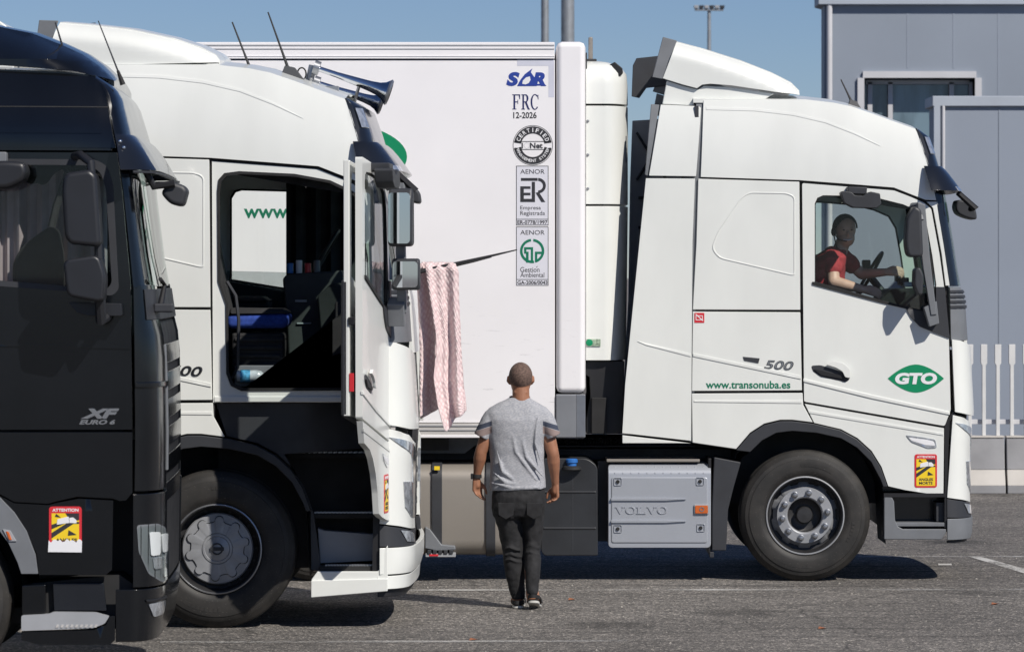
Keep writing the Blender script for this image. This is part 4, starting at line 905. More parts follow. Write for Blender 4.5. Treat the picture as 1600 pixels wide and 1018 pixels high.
    sheet('far_deflector_side', top_+tb+[], lambda a_, b_, o: (L(a_, b_)[0], CW-.12+o, L(a_, b_)[1]), M['mgrey'], D, .03, bev=.004)
    fe_ = [(1046, 62), (1009, 66), (1003, 78), (1001, 130), (1014, 133), (1026, 116), (1060, 112)]
    if opened: fe_ = [(x, y+7) for x, y in fe_]
    sheet('far_deflector_edge', fe_, lambda a_, b_, o: (L(a_, b_)[0], CW-.14+o, L(a_, b_)[1]), M['dgrey'], D, .03, bev=.004)
    rg = []
    for px, py in top_:
        rg.append([(L(px, py)[0], .22+(CW-.44)*k/10, L(px, py)[1]+.05*(1-(2*k/10-1)**2)-.005) for k in range(11)])
    MB().loft([r_+[(x, y, z-.03) for x, y, z in r_[::-1]] for r_ in rg]).build('deflector_top', white, D)
    sheet('deflector_base', base, lambda a_, b_, o: (L(a_, b_)[0], .13-o, L(a_, b_)[1]), white, T, .05, bev=.006)
    sheet('far_deflector_base', base, lambda a_, b_, o: (L(a_, b_)[0], CW-.13+o, L(a_, b_)[1]), M['mgrey'], T, .05, bev=.006)
    # antennas
    def antenna(px, py, tx, ty, bl, foot=True, y=.55):
        x, z = L(px, py); x2, z2 = L(tx, ty)
        A = MB()
        if foot:
            A.loft([[(x-bl, y-.05, z-.03), (x+bl*1.1, y-.05, z-.045), (x+bl*1.1, y+.05, z-.045), (x-bl, y+.05, z-.03)], [(x-bl*.55, y-.02, z+.075), (x+bl*.2, y-.02, z+.06), (x+bl*.2, y+.02, z+.06), (x-bl*.55, y+.02, z+.075)]])
        A = A.build('antenna', M['dgrey'], T, bev=.004)
        a0 = (x-bl*.3, y, z+.05) if foot else (x, y, z-.02)
        mx_ = ((a0[0]*.6+x2*.4), y, a0[2]*.6+z2*.4)
        MB().tube([a0, mx_, (x2, y, z2)], [.011, .007, .005], 8).build('antenna_rod', M['black'], A)
    if opened:
        a, b = m2(450, 113); c, e = m2(411, 10); antenna(a, b, c, e, .09)
        a, b = m2(384, 100); c, e = m2(353, 25); antenna(a, b, c, e, .09, False, .6)
        a, b = m2(0, 0)
    else:
        antenna(1345, 166, 1323, 119, .07)
    # ---- interior
    MB().box(L(1100, 0)[0], L(1470, 0)[0], .14, CW-.1, L(0, 606)[1], L(0, 600)[1]).build('cabin_floor', M['darkint'], T, smooth=False)
    MB().box(L(1100, 0)[0], L(1160, 0)[0], .15, CW-.12, L(0, 600)[1], L(0, 460)[1]).build('bunk', M['darkint'], T, bev=.02)
    db = MB().prism([L(*p) for p in [(1400, 600), (1388, 470), (1408, 452), (1472, 450), (1478, 600)]], .75, 1.55)
    db.prism([L(*p) for p in [(1420, 600), (1418, 478), (1436, 460), (1474, 455), (1478, 600)]], .10, 2.35)
    db.build('dashboard', M['darkint'], T, bev=.015)
    def seat(y, px, lift, cm, nm):
        sx, sz = L(px, lift)
        S_ = MB().box(sx-.05, sx+.30, y-.22, y+.22, sz-.40, sz-.13).build('seat', M['rubber'], T, bev=.02); S_['label'] = nm
        for k in range(4): MB().box(sx-.03, sx+.30-.01*k, y-.235, y+.235, sz-.19-.055*k, sz-.16-.055*k).build('suspension_bellow', M['darkint'], S_, bev=.012)
        MB().loft([[(sx-.08, y-.25, sz-.10), (sx+.32, y-.25, sz-.10), (sx+.32, y+.25, sz-.10), (sx-.08, y+.25, sz-.10)], [(sx-.08, y-.25, sz-.01), (sx+.34, y-.25, sz+.0), (sx+.34, y+.25, sz+.0), (sx-.08, y+.25, sz-.01)]]).build('seat_cushion', cm, S_, bev=.035, seg=3)
        MB().loft([[(sx-.06, y-.26, sz-.005), (sx+.34, y-.26, sz+.0), (sx+.34, y+.26, sz), (sx-.06, y+.26, sz-.005)], [(sx-.06, y-.2, sz+.035), (sx+.29, y-.2, sz+.03), (sx+.29, y+.2, sz+.03), (sx-.06, y+.2, sz+.035)]]).build('seat_edge', M['darkint'], S_, bev=.015)
        MB().prism([(sx-.17, sz-.05), (sx-.05, sz-.05), (sx-.20, sz+.72), (sx-.32, sz+.70)], y-.24, y+.24).build('seat_backrest', M['darkint'], S_, bev=.04, seg=3)
    if opened:
        seat(.55, *m2(368, 490), M['bluecloth'], 'blue-topped passenger seat')
        seat(1.95, 1240, 478, M['darkint'], 'dark driver seat')
        p0 = L(*m2(447, 605)); p1 = L(*m2(452, 572))
        MB().box(L(*m2(364, 0))[0], p0[0], .16, .45, p0[1], p1[1]).build('seat_box', M['mgrey'], T, bev=.006)
        MB().tube([(L(*m2(352, 440))[0], .16, L(*m2(0, 440))[1]), (L(*m2(366, 462))[0], .14, L(*m2(0, 462))[1]), (L(*m2(371, 500))[0], .13, L(*m2(0, 500))[1]), (L(*m2(369, 575))[0], .13, L(*m2(0, 575))[1]), (L(*m2(360, 592))[0], .15, L(*m2(0, 592))[1])], .012, 8).build('grab_rail', M['dgrey'], T)
        # side curtain hanging by the far window
        rings = []
        for py in (285, 330, 380, 430, 470):
            ring = []
            for k in range(17):
                fx = far_px(447+125*k/16, py, 2.28); ring.append((L(*fx)[0], 2.28+.035*math.sin(k*1.9)+.01*math.sin(py), L(*fx)[1]))
            rings.append(ring+[(x, y+.01, z) for x, y, z in ring[::-1]])
        MB().loft(rings).build('side_curtain', M['darkint'], T)
        cn = MB().prism([L(*far_px(*p, .95)) for p in [(442, 434), (450, 428), (535, 422), (545, 600), (452, 600), (448, 500)]], .9, 1.3).build('dash_console', M['midint'], T, bev=.02)
        for k in range(4): a_, b_ = L(*far_px(452+14*k, 427, .9)); MB().tube([(a_, 1.0, b_), (a_, 1.0, b_+.07+.02*(k % 2))], .022, 10).build('console_clutter', M[('blue', 'paper', 'red', 'mgrey')[k]], cn, bev=.003)
        a_, b_ = L(*far_px(470, 470, .88)); MB().box(a_-.04, a_+.04, .885, .9, b_-.008, b_+.008).build('console_handle', M['lgrey'], cn, bev=.003)
        a_, b_ = L(*far_px(475, 505, .88)); MB().box(a_-.05, a_+.05, .885, .9, b_-.006, b_+.006).build('console_handle', M['lgrey'], cn, bev=.003)
        sw = MB(); c_ = L(*far_px(505, 400, 1.7)); cc = Vector((c_[0], 1.75, c_[1])); t1 = Vector((0, 1, 0)); t2 = Vector((.5, 0, .86))
        sw.tube([tuple(cc+(t1*math.cos(a_)+t2*math.sin(a_))*.21) for a_ in [2*PI*k/28 for k in range(29)]], .014, 8); sw.build('steering_wheel', M['black'], T)
        MB().prism([L(*far_px(*p, 2.3)) for p in [(330, 434), (350, 438), (445, 456), (560, 478), (575, 600), (330, 600)]], 2.30, 2.42).build('far_door_lining', M['darkint'], T, smooth=False)
        sheet('lowered_pane', [far_px(*p, 2.45) for p in [(355, 423), (520, 427), (520, 475), (355, 450)]], lambda a_, b_, o: (L(a_, b_)[0], 2.455+o, L(a_, b_)[1]), M['smoke'], T, .004, bev=0)
    else:
        seat(1.25, 1250, 478, M['darkint'], 'dark driver seat')
        c = L(1392, 430)
        sw = MB(); cc = Vector((c[0], 1.9, c[1])); t1 = Vector((0, 1, 0)); t2 = Vector((.5, 0, .86))
        sw.tube([tuple(cc+(t1*math.cos(a_)+t2*math.sin(a_))*.21) for a_ in [2*PI*k/28 for k in range(29)]], .014, 8)
        sw.tube([tuple(cc), tuple(cc+t1*.2)], .018, 6).tube([tuple(cc), tuple(cc-t1*.2)], .018, 6)
        sw.tube([tuple(cc), tuple(cc+Vector((.2, 0, -.25)))], .03, 8).build('steering_wheel', M['black'], T)
        for py_, h_, w__, mm in ((446, .06, .12, 'midint'), (449, .04, .2, 'paper'), (440, .09, .04, 'black')):
            x, z = L(1418+w__*60, py_); MB().box(x, x+w__*.6, 1.1-w__, 1.2, z, z+h_).build('dash_clutter', M[mm], T, bev=.008)
        MB().box(L(1372, 0)[0], L(1385, 0)[0], 1.35, 1.47, L(0, 430)[1], L(0, 405)[1]).build('dash_screen', M['black'], T, bev=.01)
    MB().box(L(1110, 0)[0], L(1420, 0)[0], .3, CW-.3, L(0, 292)[1], L(0, 285)[1]).build('overhead_shelf', M['darkint'], T, smooth=False)
    # sun blind strip across the top of the windows
    sheet('ceiling_trim', [(1262, 300), (1440, 330), (1440, 300), (1262, 290)], lambda a_, b_, o: (L(a_, b_)[0], .14-o, L(a_, b_)[1]), M['darkint'], T, .02, bev=0)
    # ---- chassis
    mbx = MB()
    for y in (.80, 1.62): mbx.box(-5.6, 1.2, y, y+.08, .78, 1.05)
    for x in (-5.4, -4.4, -3.0, -1.9, -.9, .5): mbx.box(x, x+.12, .84, 1.66, .82, 1.0)
    mbx.build('chassis_frame', M['black'], T, smooth=False)
    MB().box(-4.6, -3.0, .5, 2.0, 1.06, 1.16).build('coupling_plate', M['black'], T, bev=.02)
    wheel(T, 0, .03, .497 if not opened else .52, 'bolts' if not opened else 'cap')
    wheel(T, 0, CW-.03, .497 if not opened else .52, 'none', mirror=True)
    for x in (-3.7,):
        for y, mi in ((.02, False), (.36, False), (CW-.02, True), (CW-.36, True)): wheel(T, x, y, .497, 'none', mirror=mi)
    MB().tube([(0, .3, .5), (0, 2.2, .5)], .07, 12).build('front_axle', M['black'], T)
    return L, G0, surf, Q, m2

LABF = Frame(31.0, WX)
TR = root('white_tractor_unit', LABF.loc, 'white truck tractor with a smiling driver inside, green GTO lens emblem on its closed door', 'truck', 'white tractor units')
LR, GR, surfR, QR, m2 = tractor(LABF, 0.0, False, TR)
FM_ = Frame(26.9, 338)
TM = root('white_tractor_unit', FM_.loc, 'white truck tractor with its near door swung open, chrome horns on the roof', 'truck', 'white tractor units')
LM, GM, surfM, QM, _ = tractor(FM_, 0.055, True, TM)
# ---- fuel tanks, battery box and side equipment of the right-hand tractor
def gp(pts): return [GR(*p) for p in pts]
def gbox(name, x0, y0, x1, y1, ya, yb, m, par, bev=.01, rnd=0):
    a, b = GR(x0, y1); c, d = GR(x1, y0)
    if rnd: return MB().prism(rrect(a, b, c, d, rnd), ya, yb).build(name, m, par, bev=bev, seg=3)
    return MB().box(a, c, ya, yb, b, d).build(name, m, par, bev=bev, seg=3)
bxp = rrect(*GR(950.5, 855.5), *GR(1111, 725), .03)
tb = sheet('battery_box', bxp, lambda a, b, o: (a, .02+.07*max(0, (b-GR(0, 741)[1])/.075)**2*(1 if b > GR(0, 741)[1] else 0)-o, b), M['silver'], TR, .50, (), [GR(0, y)[1] for y in (741, 737, 733, 729)], [], .02)
gbox('box_face', 955, 745, 1106, 848, .012, .03, M['silver'], tb, .01, .02)
for x, y in ((965.4, 752), (1094, 751.6), (965.4, 825.6), (1095, 824)):
    a, b = GR(x, y); k = .031
    f = MB().prism(rrect(a-k, b-k, a+k, b+k, .008), .001, .013)
    f = MB(); o_ = rrect(a-k, b-k, a+k, b+k, .008); i_ = [(a+(p-a)*.72, b+(q-b)*.72) for p, q in o_]; n = len(o_)
    f.add([(p, .011, q) for p, q in o_]+[(p, .004, q) for p, q in [(a+(p-a)*.9, b+(q-b)*.9) for p, q in o_]]+[(p, .018, q) for p, q in i_], [[i, (i+1) % n, n+(i+1) % n, n+i] for i in range(n)]+[[n+i, n+(i+1) % n, 2*n+(i+1) % n, 2*n+i] for i in range(n)])
    f = f.build('fastener_recess', M['silver'], tb)
    MB().lathe(a, b, [(.014, .009), (.014, .002), (.009, -.001), (.001, .0)], 14).build('fastener', M['rubber'], f)
for y0, y1 in ((777.5, 781.5), (812, 816)):
    MB().prism([GR(955, y0), GR(1040, y0), GR(1072, (y0+y1)/2-.4), GR(1072, (y0+y1)/2), GR(1040, y1), GR(955, y1)], -.002, .014).build('pressed_rib', M['silver'], tb, bev=.005)
for i in range(12):
    x, z = GR(961+i*12.6, 734); MB().prismx([(.016, z-.026), (.058, z+.026), (.09, z+.026), (.06, z-.026)], x-.005, x+.005).build('top_rib', M['silver'], tb, bev=.003)
serif_text('raised_lettering', 'VOLVO', (*GR(961, 802.5), *GR(1043, 791.5)), .0115, M['silver'], tb, .03, .005, .0012)
lm = gbox('marker_lamp', 1084.5, 787.5, 1107.5, 803, -.002, .02, M['lgrey'], tb, .004, .008)
gbox('amber_lens', 1086, 789, 1106, 801.5, -.008, 0, M['amber'], lm, .003, .006)
a, b = GR(1096.5, 795); MB().lathe(a, b, [(.018, -.008), (.018, -.011), (.012, -.011), (.011, -.007)], 16).build('lens_ring', M['steel'], lm)
gbox('box_lid', 948, 717.5, 1094, 722, .06, .5, M['alu'], TR, .006)
gbox('box_bracket', 1107, 716, 1112, 866, .05, .5, M['black'], TR, .006)
gbox('rear_bracket', 1109, 862, 1116, 871, .04, .12, M['dgrey'], TR, .006)
gbox('box_gap_plate', 935, 722, 952, 848, .22, .5, M['black'], TR, 0)
# black AdBlue tank
tk = MB().prism(roundpoly(gp([(845, 725), (850, 716), (918, 716), (934, 728), (934.5, 868), (930, 868.5), (850, 868.5), (845, 860)]), .04), .06, .60).build('fluid_tank', M['tankblack'], TR, bev=.06, seg=5)
for y in (769, 825.6): gbox('tank_moulding', 848, y-2.5, 932, y+2.5, .054, .12, M['tankblack'], tk, .012)
gbox('tank_seam', 894, 734, 895.6, 862, .058, .12, M['dgrey'], tk, .002)
a, b = GR(893.5, 723); cp = MB()
cp.loft([[(a+r*math.cos(t), .045+r*math.sin(t), b+h) for t in [2*PI*k/20 for k in range(20)]] for r, h in ((.036, -.025), (.036, .0), (.045, .002), (.045, .024), (.036, .032))]).build('blue_filler_cap', M['blue'], tk)
MB().loft([[(a+r*math.cos(t), .045+r*math.sin(t), b+h) for t in [2*PI*k/20 for k in range(20)]] for r, h in ((.075, -.05), (.07, -.03), (.05, -.022))]).build('filler_neck', M['rubber'], tk)
# beige aluminium diesel tank with straps
def tankring(x):
    y0, y1, z0, z1 = .05, .68, GR(0, 868)[1], GR(0, 726)[1]; r = .12
    P = []
    for cy, cz, a in ((y1-r, z1-r, 0), (y0+r, z1-r, 90), (y0+r, z0+r, 180), (y1-r, z0+r, 270)):
        for k in range(7): t = R(a+15*k); P.append((x, cy+r*math.cos(t), cz+r*math.sin(t)))
    return P
ft = MB().loft([tankring(GR(500, 0)[0]), tankring(GR(842, 0)[0])]).build('fuel_tank', M['alu'], TR)
for x0, x1 in ((674.5, 690.5), (759, 774), (560, 575)):
    r0 = tankring(GR(x0, 0)[0]); r1 = tankring(GR(x1, 0)[0]); cy, cz = .365, (r0[0][2]+r0[14][2])/2
    gr_ = lambda r: [(p[0], cy+(p[1]-cy)*1.06, cz+(p[2]-cz)*1.04) for p in r]
    sb = MB().loft([gr_(r0), gr_(r1)]).build('tank_strap', M['dgrey'], ft, bev=.004)
    if x0 == 674.5: gbox('yellow_tag', 678.5, 728, 687, 734, .015, .03, M['yellow'], sb, 0)
# rail and spiral hoses behind the tanks
gbox('catwalk', 640, 700, 1092, 703, .55, 1.9, M['black'], TR, .004)
gbox('rail_cover', 640, 706, 1150, 724, .62, .75, M['black'], TR, .004)
hose = MB(); pts = []
for k in range(260):
    t = k/259; a, b = GR(880+t*118, 694+3*math.sin(t*4)); pts.append((a, .62+.022*math.sin(k*.62), b+.022*math.cos(k*.62)))
hose.tube(pts, .008, 6).build('spiral_air_hose', M['rubber'], TR)
pts = []
for k in range(9): t = k/8; a, b = GR(975+8*t, 686+9*math.sin(PI*t)); pts.append((a, .35, b))
MB().tube(pts, .008, 6).build('cable_loop', M['rubber'], TR)
# small side step seen in front of the middle truck
ls = MB().prism(gp([(664, 822), (672, 826), (690, 850), (711, 852), (712, 858), (684, 860), (664, 856)]), -.02, .10).build('folding_step', M['mgrey'], TR, bev=.008)
for k in range(5): gbox('step_bar', 668+k*8.5, 858, 674+k*8.5, 864, -.06, .14, M['dgrey'], ls, .004)
gbox('step_reflector', 671, 864.5, 685, 867.5, -.055, -.02, M['red'], ls, .002)
gbox('step_plate', 665, 863, 712, 869, -.05, .14, M['lgrey'], ls, .004)

# ================================================================= THE SEMI-TRAILER
FT = Frame(31.0, 915)
T = root('refrigerated_semi_trailer', FT.loc, 'long white refrigerated box trailer with certification stickers, coupled to the right-hand tractor', 'trailer')
def tp(x, y): return FT(x, y)
TW = 2.55; XL = -13.4
def tbox(name, x0, y0, x1, y1, ya, yb, m, par=None, bev=.004, rnd=0):
    a, b = tp(x0, y1); c, d = tp(x1, y0)
    if rnd: return MB().prism(rrect(a, b, c, d, rnd), ya, yb).build(name, m, par or T, bev=bev, seg=3)
    return MB().box(a, c, ya, yb, b, d).build(name, m, par or T, bev=bev)
xl = 915+XL*FT.s
body = tbox('insulated_body', xl, 94, 867, 660, .012, TW-.012, M['trailer'])
tr_ = tbox('top_rail', xl, 66, 866.5, 92, -.002, TW+.002, M['trailer'])
for a, b in ((70, 72), (76, 77.5), (87, 88.5)): tbox('rail_groove', xl, a, 866, b, -.006, .004, M['lgrey'] if b != 88.5 else M['trailer'], tr_, .001)
tbox('front_corner_post', 869, 65, 915, 614, -.004, TW+.004, M['trailer'], bev=.045)
tbox('post_kick_plate', 868, 615.5, 914.5, 684, -.006, TW+.006, mat('kick_plate_steel', (.26, .27, .29), .42, metal=.3, var=.1, scale=3), bev=.012)
tbox('post_kick_edge', 900, 616, 914.8, 683, -.008, .01, M['steel'], bev=.006)
M['rubrail'] = mat('dusty_aluminium_rail', (.56, .54, .52), .5, metal=.15, var=.1, scale=4, stretch=(1, 1, 8))
br = tbox('bottom_rail', xl, 661, 867, 684, -.010, TW+.01, M['rubrail'], bev=.004)
for a, b in ((664, 665.5), (671, 672), (679, 683)): tbox('rail_lip', xl, a, 866.5, b, -.018, -.006, M['trailer'] if b == 683 else M['lgrey'], br, .002)
tbox('underframe', xl, 685, 700, 706, .35, TW-.35, M['black'], bev=0)
tbox('fifth_wheel_plate', 640, 685, 915, 690, .5, TW-.5, M['dgrey'], bev=0)
MB().prism([tp(700, 686), tp(760, 686), tp(725, 712), tp(640, 712), tp(640, 686)], .45, .5).build('landing_gear_gusset', M['mgrey'], T, bev=.004)
for x in (-9.2, -10.5, -11.8):
    for y, mi in ((.04, False), (TW-.04, True)): wheel(T, x, y, .497, 'none', mirror=mi)
# printed matter on the trailer side
Y0 = .012
tape = decal('tape_mark', [[tp(808, 93.5), tp(866, 93.5), tp(866, 152), tp(857, 152), tp(857, 103), tp(808, 103)][::-1]], Y0, M['palefilm'], T, .001)
LOGO = root('x', (0, 0, 0), 'x', 'x'); bpy.data.objects.remove(LOGO)
lg = decal('blue_logo', [[tp(822, 134), tp(854, 134), tp(850, 131), tp(822, 131)]], Y0, M['blueink'], T, .0012)
text('lettering', 'S', (*tp(791, 134.5), *tp(812, 112.5)), Y0-.0005, M['blueink'], lg, .06, .22, th=.0016)
text('lettering', 'R', (*tp(832, 134.5), *tp(853, 113)), Y0-.0005, M['blueink'], lg, .06, .22, th=.0016)
decal('drop_shape', [ [tp(808+12*0, 134.5), tp(813, 125), tp(820, 116), tp(832, 107), tp(829.5, 113), tp(836, 122), tp(834, 134.5)] ], Y0-.001, M['blueink'], lg, .0014)
decal('drop_counter', [[tp(816, 131), tp(817, 126), tp(822, 121), tp(828, 119.5), tp(829, 125), tp(826, 130), tp(821, 132)]], Y0-.0028, M['paper'], lg, .0008)
serif_text('class_lettering', 'FRC', (*tp(800.5, 171), *tp(842.5, 147.5)), Y0, mat('navy_ink', (.006, .012, .10), .5), T, .08)
text('date_lettering', '12-2026', (*tp(802, 185), *tp(838.5, 175)), Y0, M['ink'], T, .022)
def tpoly(pts): return [tp(*p) for p in pts]
cx, cz = tp(832.5, 227); rr = 29.5/FT.s
seal = decal('round_certificate', [ringpoly(cx, cz, rr*.62, rr, 8, 172, 30), ringpoly(cx, cz, rr*.62, rr, 188, 352, 30)], Y0, M['ink'], T, .0012)
decal('seal_rim', [ringpoly(cx, cz, rr*1.03, rr*1.06, 0, 359.9, 60)], Y0, M['ink'], seal, .001)
decal('seal_bars', [[tp(803.5, 220.5), tp(861.5, 220.5), tp(861.5, 221.6), tp(803.5, 221.6)], [tp(803.5, 233), tp(861.5, 233), tp(861.5, 234.1), tp(803.5, 234.1)]], Y0, M['ink'], seal, .0012)
text('lettering', 'I', (*tp(815, 232), *tp(817, 223)), Y0, M['ink'], seal, .04)
decal('dotted_letter', [ell(tp(823, 227.5)[0]+.021*math.cos(t), tp(823, 227.5)[1]+.021*math.sin(t), .0025, .0025, 6) for t in [2*PI*k/12 for k in range(12)]], Y0, M['lgrey'], seal, .001)
text('lettering', 'Net', (*tp(828, 232), *tp(848, 223)), Y0, M['ink'], seal, .03)
def arc_text(s, R_, a0, a1, sz, inner):
    for i, ch in enumerate(s):
        if ch == ' ': continue
        a = R(a0+(a1-a0)*i/(len(s)-1)); x, z = cx+R_*math.cos(a), cz+R_*math.sin(a)
        w_ = sz*(.2 if ch == 'I' else (.95 if ch in 'MN' else .72))
        o = text('seal_letter', ch, (x-w_/2, z-sz/2, x+w_/2, z+sz/2), Y0-.0012, M['paper'], seal, .02, rot=(a-PI/2) if not inner else (a+PI/2))
arc_text('CERTIFIED', rr*.81, 158, 22, rr*.22, False)
arc_text('MANAGEMENT SYSTEM', rr*.81, 192, 348, rr*.155, True)
def frame_sticker(y0, y1, ym, code, green):
    S = decal('certificate_sticker', [tpoly([(806.5, y0), (857, y0), (857, y1), (806.5, y1)])], Y0, M['palefilm'] if False else mat('sticker_film', (.70, .70, .76), .4, var=.02), T, .0008)
    for a, b, c, d in ((806.5, y0, 857, y0+.9), (806.5, y1-.9, 857, y1), (806.5, y0, 807.4, y1), (856.1, y0, 857, y1), (806.5, ym, 857, ym+.9)):
        decal('border_line', [tpoly([(a, b), (c, b), (c, d), (a, d)])], Y0-.001, M['ink'], S, .0008)
    text('lettering', 'AENOR', (*tp(813, y0+12.5), *tp(851, y0+5.5)), Y0-.001, M['ink'], S, 0, th=.001)
    text('lettering', code, (*tp(808.5, y1-1.8), *tp(855.5, y1-7.8)), Y0-.001, M['ink'], S, .02, th=.001)
    return S
S1 = frame_sticker(259, 352, 342, 'ER-0778/1997', False)
def rp4(a, b, c, d): return tpoly([(a, b), (c, b), (c, d), (a, d)])
gx, gz = tp(841, 290)
decal('er_symbol', [rp4(814, 278, 840, 282.5), rp4(814, 291, 829, 295), rp4(814, 310.5, 831, 315.5), rp4(814, 278, 818.5, 315.5) if False else rp4(813, 291, 818.5, 315.5), rp4(818, 301, 829, 305),
    [(gx+(12/FT.s)*math.cos(R(a)), gz+(12/FT.s)*math.sin(R(a))) for a in range(90, -91, -12)]+[(gx+(7.5/FT.s)*math.cos(R(a)), gz+(7.5/FT.s)*math.sin(R(a))) for a in range(-90, 91, 12)],
    rp4(831, 284, 836, 315.5), tpoly([(837, 301), (842, 300), (852, 315.5), (846, 315.5)])], Y0-.001, M['ink'], S1, .001)
text('lettering', 'Empresa', (*tp(813, 329), *tp(845, 321.5)), Y0-.001, M['ink'], S1, 0, th=.001)
text('lettering', 'Registrada', (*tp(813, 338), *tp(851.5, 329.5)), Y0-.001, M['ink'], S1, 0, th=.001)
S2 = frame_sticker(354, 446, 436, 'GA-2006/0043', True)
gx, gz = tp(831.5, 392); k = 1/FT.s
decal('green_symbol', [ringpoly(gx, gz, 15*k, 19*k, 96, 280, 24), ringpoly(gx, gz, 15*k, 19*k, -74, 84, 24), rp4(822, 386, 833, 389.5), rp4(829.5, 386, 833, 410), rp4(819, 386, 822.5, 396), rp4(836, 393, 850, 396.5), rp4(836, 393, 839.5, 409), rp4(822, 393, 826, 410)], Y0-.001, M['greenink'], S2, .001)
text('lettering', 'Gestion', (*tp(813, 425), *tp(843, 417)), Y0-.001, M['ink'], S2, 0, th=.001)
decal('accent', [tpoly([(837.5, 417.5), (839.5, 415.5), (840.3, 416), (838.3, 418)])], Y0-.001, M['ink'], S2, .001)
text('lettering', 'Ambiental', (*tp(813, 433), *tp(850.5, 425.5)), Y0-.001, M['ink'], S2, 0, th=.001)
bl = decal('green_lens_emblem', [ell(*tp(500, 245), 136/FT.s, 57/FT.s, 60)], Y0, M['green'], T, .001)
text('lettering', 'GTO', (*tp(400, 270), *tp(600, 220)), Y0-.001, M['paper'], bl, .05, .12, th=.001)
text('web_address', 'www.transonuba.es', (*tp(381, 341), *tp(628, 319)), Y0, M['greenink'], T, .02)
# refrigeration unit on the front wall
M['unit'] = M['white']
def ubody(name, rows, m, par, x0=916):
    """rows: (py, right px, near y) ; rounded front corner"""
    rg = []
    for py, xr, yn in rows:
        z = tp(0, py)[1]; a = tp(x0, 0)[0]; b = tp(xr, 0)[0]; P = [(a, yn, z)]
        xm = tp(x0+28, 0)[0] if xr > x0+40 else (a+b)/2
        P.append((xm, yn, z))
        for k in range(1, 9): t = PI/2*k/8; P.append((xm+(b-xm)*math.sin(t), yn+.36*(1-math.cos(t)), z))
        P += [(x, TW-(y), z) for x, y, _ in P[::-1]]
        rg.append(P)
    return MB().loft(rg).build(name, m, par, bev=.004)
ru = ubody('refrigeration_unit', [(563.5, 981, .16), (450, 982.5, .16), (330, 984, .16), (321.5, 984, .16)], M['unit'], T)
ubody('unit_middle_cover', [(318.5, 984, .16), (240, 984, .16), (164, 984, .16)], M['unit'], ru)
ubody('unit_top_cover', [(161, 984, .16), (130, 983.5, .165), (112, 982, .18), (100, 974, .22), (94, 958, .30), (91, 945, .42)], M['unit'], ru)
MB().box(tp(918, 0)[0], tp(944, 0)[0], .20, TW-.20, tp(0, 560)[1], tp(0, 120)[1]).build('unit_core', M['rubber'], ru, smooth=False)
for y in (188, 241, 294): a, b = tp(916.5, y); MB().lathe(a+.012, b, [(.012, .162), (.010, .152), (.001, .150)], 12).build('bolt', M['steel'], ru)
v = MB(); a, b = tp(975, 210); c, d = tp(980, 252)
v.box(a-.02, c+.005, .36, .50, d, b); v = v.build('side_grille', M['dgrey'], ru)
tbox('unit_label', 917.5, 530, 939, 541, .150, .166, mat('faint_green_label', (.40, .52, .38), .5, var=.4, scale=60), ru, 0)
MB().lathe(*tp(921.5, 535.5), [(.026, .1495), (.020, .148), (.001, .148)], 20).build('round_mark', M['green'], ru)
tbox('exhaust_pipe', 921, 53, 928, 92, .42, .46, M['alu'], bev=.01)
tbox('exhaust_base', 918, 88, 934, 92, .38, .50, M['dgrey'], bev=.006)
tbox('vent_flap', 916, 80, 918, 108, .20, .30, M['dgrey'], bev=.003)
fd = MB().prism(tpoly([(953, 99), (962, 94), (974, 104), (975, 112), (968, 118), (961, 113), (956, 117), (953, 112)]), .255, .40).build('fan_opening', M['black'], ru, bev=.006)
lb = MB().prism(tpoly([(914, 565), (977, 565), (974, 679), (917, 679), (917, 655), (923, 622), (922, 590), (914, 585)]), .22, 1.9).build('lower_battery_tray', M['black'], T, bev=.006)
tbox('tray_box', 925, 622, 949, 679, .18, .23, M['rubber'], lb, .006)

# trailer behind the middle truck, only its roof edge shows at the far left
F3 = Frame(27.2, 28)
W2 = root('white_box_trailer', (F3.loc[0], 26.95, 0), 'white trailer roof edge peeking above the black truck at the far left', 'trailer')
a = F3(0, 33); H = a[1]
MB().prism([(-13, .95), (0, .95), (0, H-.12), (-.03, H-.06), (-.09, H-.015), (-.22, H), (-13, H)], .03, 2.5).build('box_body', M['white'], W2, bev=.012)
MB().box(-13, -.2, .1, 2.4, .75, .945).build('underframe', M['black'], W2, smooth=False)
for x in (-9, -10.3, -11.6):
    for y, mi in ((.08, False), (2.45, True)): wheel(W2, x, y, .497, 'none', mirror=mi)

# ---- extras of the middle truck: air horns, lifted wiper
ah = MB()
def mp(x, y): return LM(*m2(x, y))
def horn(xa, ya, xb, yb, y, k, par, nm='air_horn'):
    a = mp(xa, ya); b = mp(xb, yb); A = Vector((a[0], y, a[1])); B = Vector((b[0], y, b[1])); d = B-A
    ts = [0, .03, .05, .3, .6, .75, .86, .93, .97, 1.0]; rs = [.045, .045, .018, .020, .030, .036, .045, .060, .078, .085]
    mb = MB().tube([tuple(A+d*t) for t in ts], [r*k for r in rs], 20)
    o = mb.build(nm, M['chrome'], par)
    n = d.normalized(); MB().tube([tuple(B-n*.012), tuple(B), tuple(B+n*.012)], [.080*k, .092*k, .080*k], 20).build('horn_lip', M['steel'], o)
    MB().tube([tuple(A-n*.01), tuple(A+n*.03)], .05*k, 14).build('horn_cap', M['steel'], o)
    MB().tube([tuple(B+n*.0121), tuple(B+n*.0135)], .062*k, 20).build('horn_mouth', M['rubber'], o)
horn(484, 96, 602, 136, .75, 1.0, TM); horn(482, 117, 588, 152, .95, .85, TM)
br = MB(); a = mp(480, 92); b = mp(474, 118); br.tube([(a[0], .8, a[1]), (b[0], .8, b[1])], .028, 10)
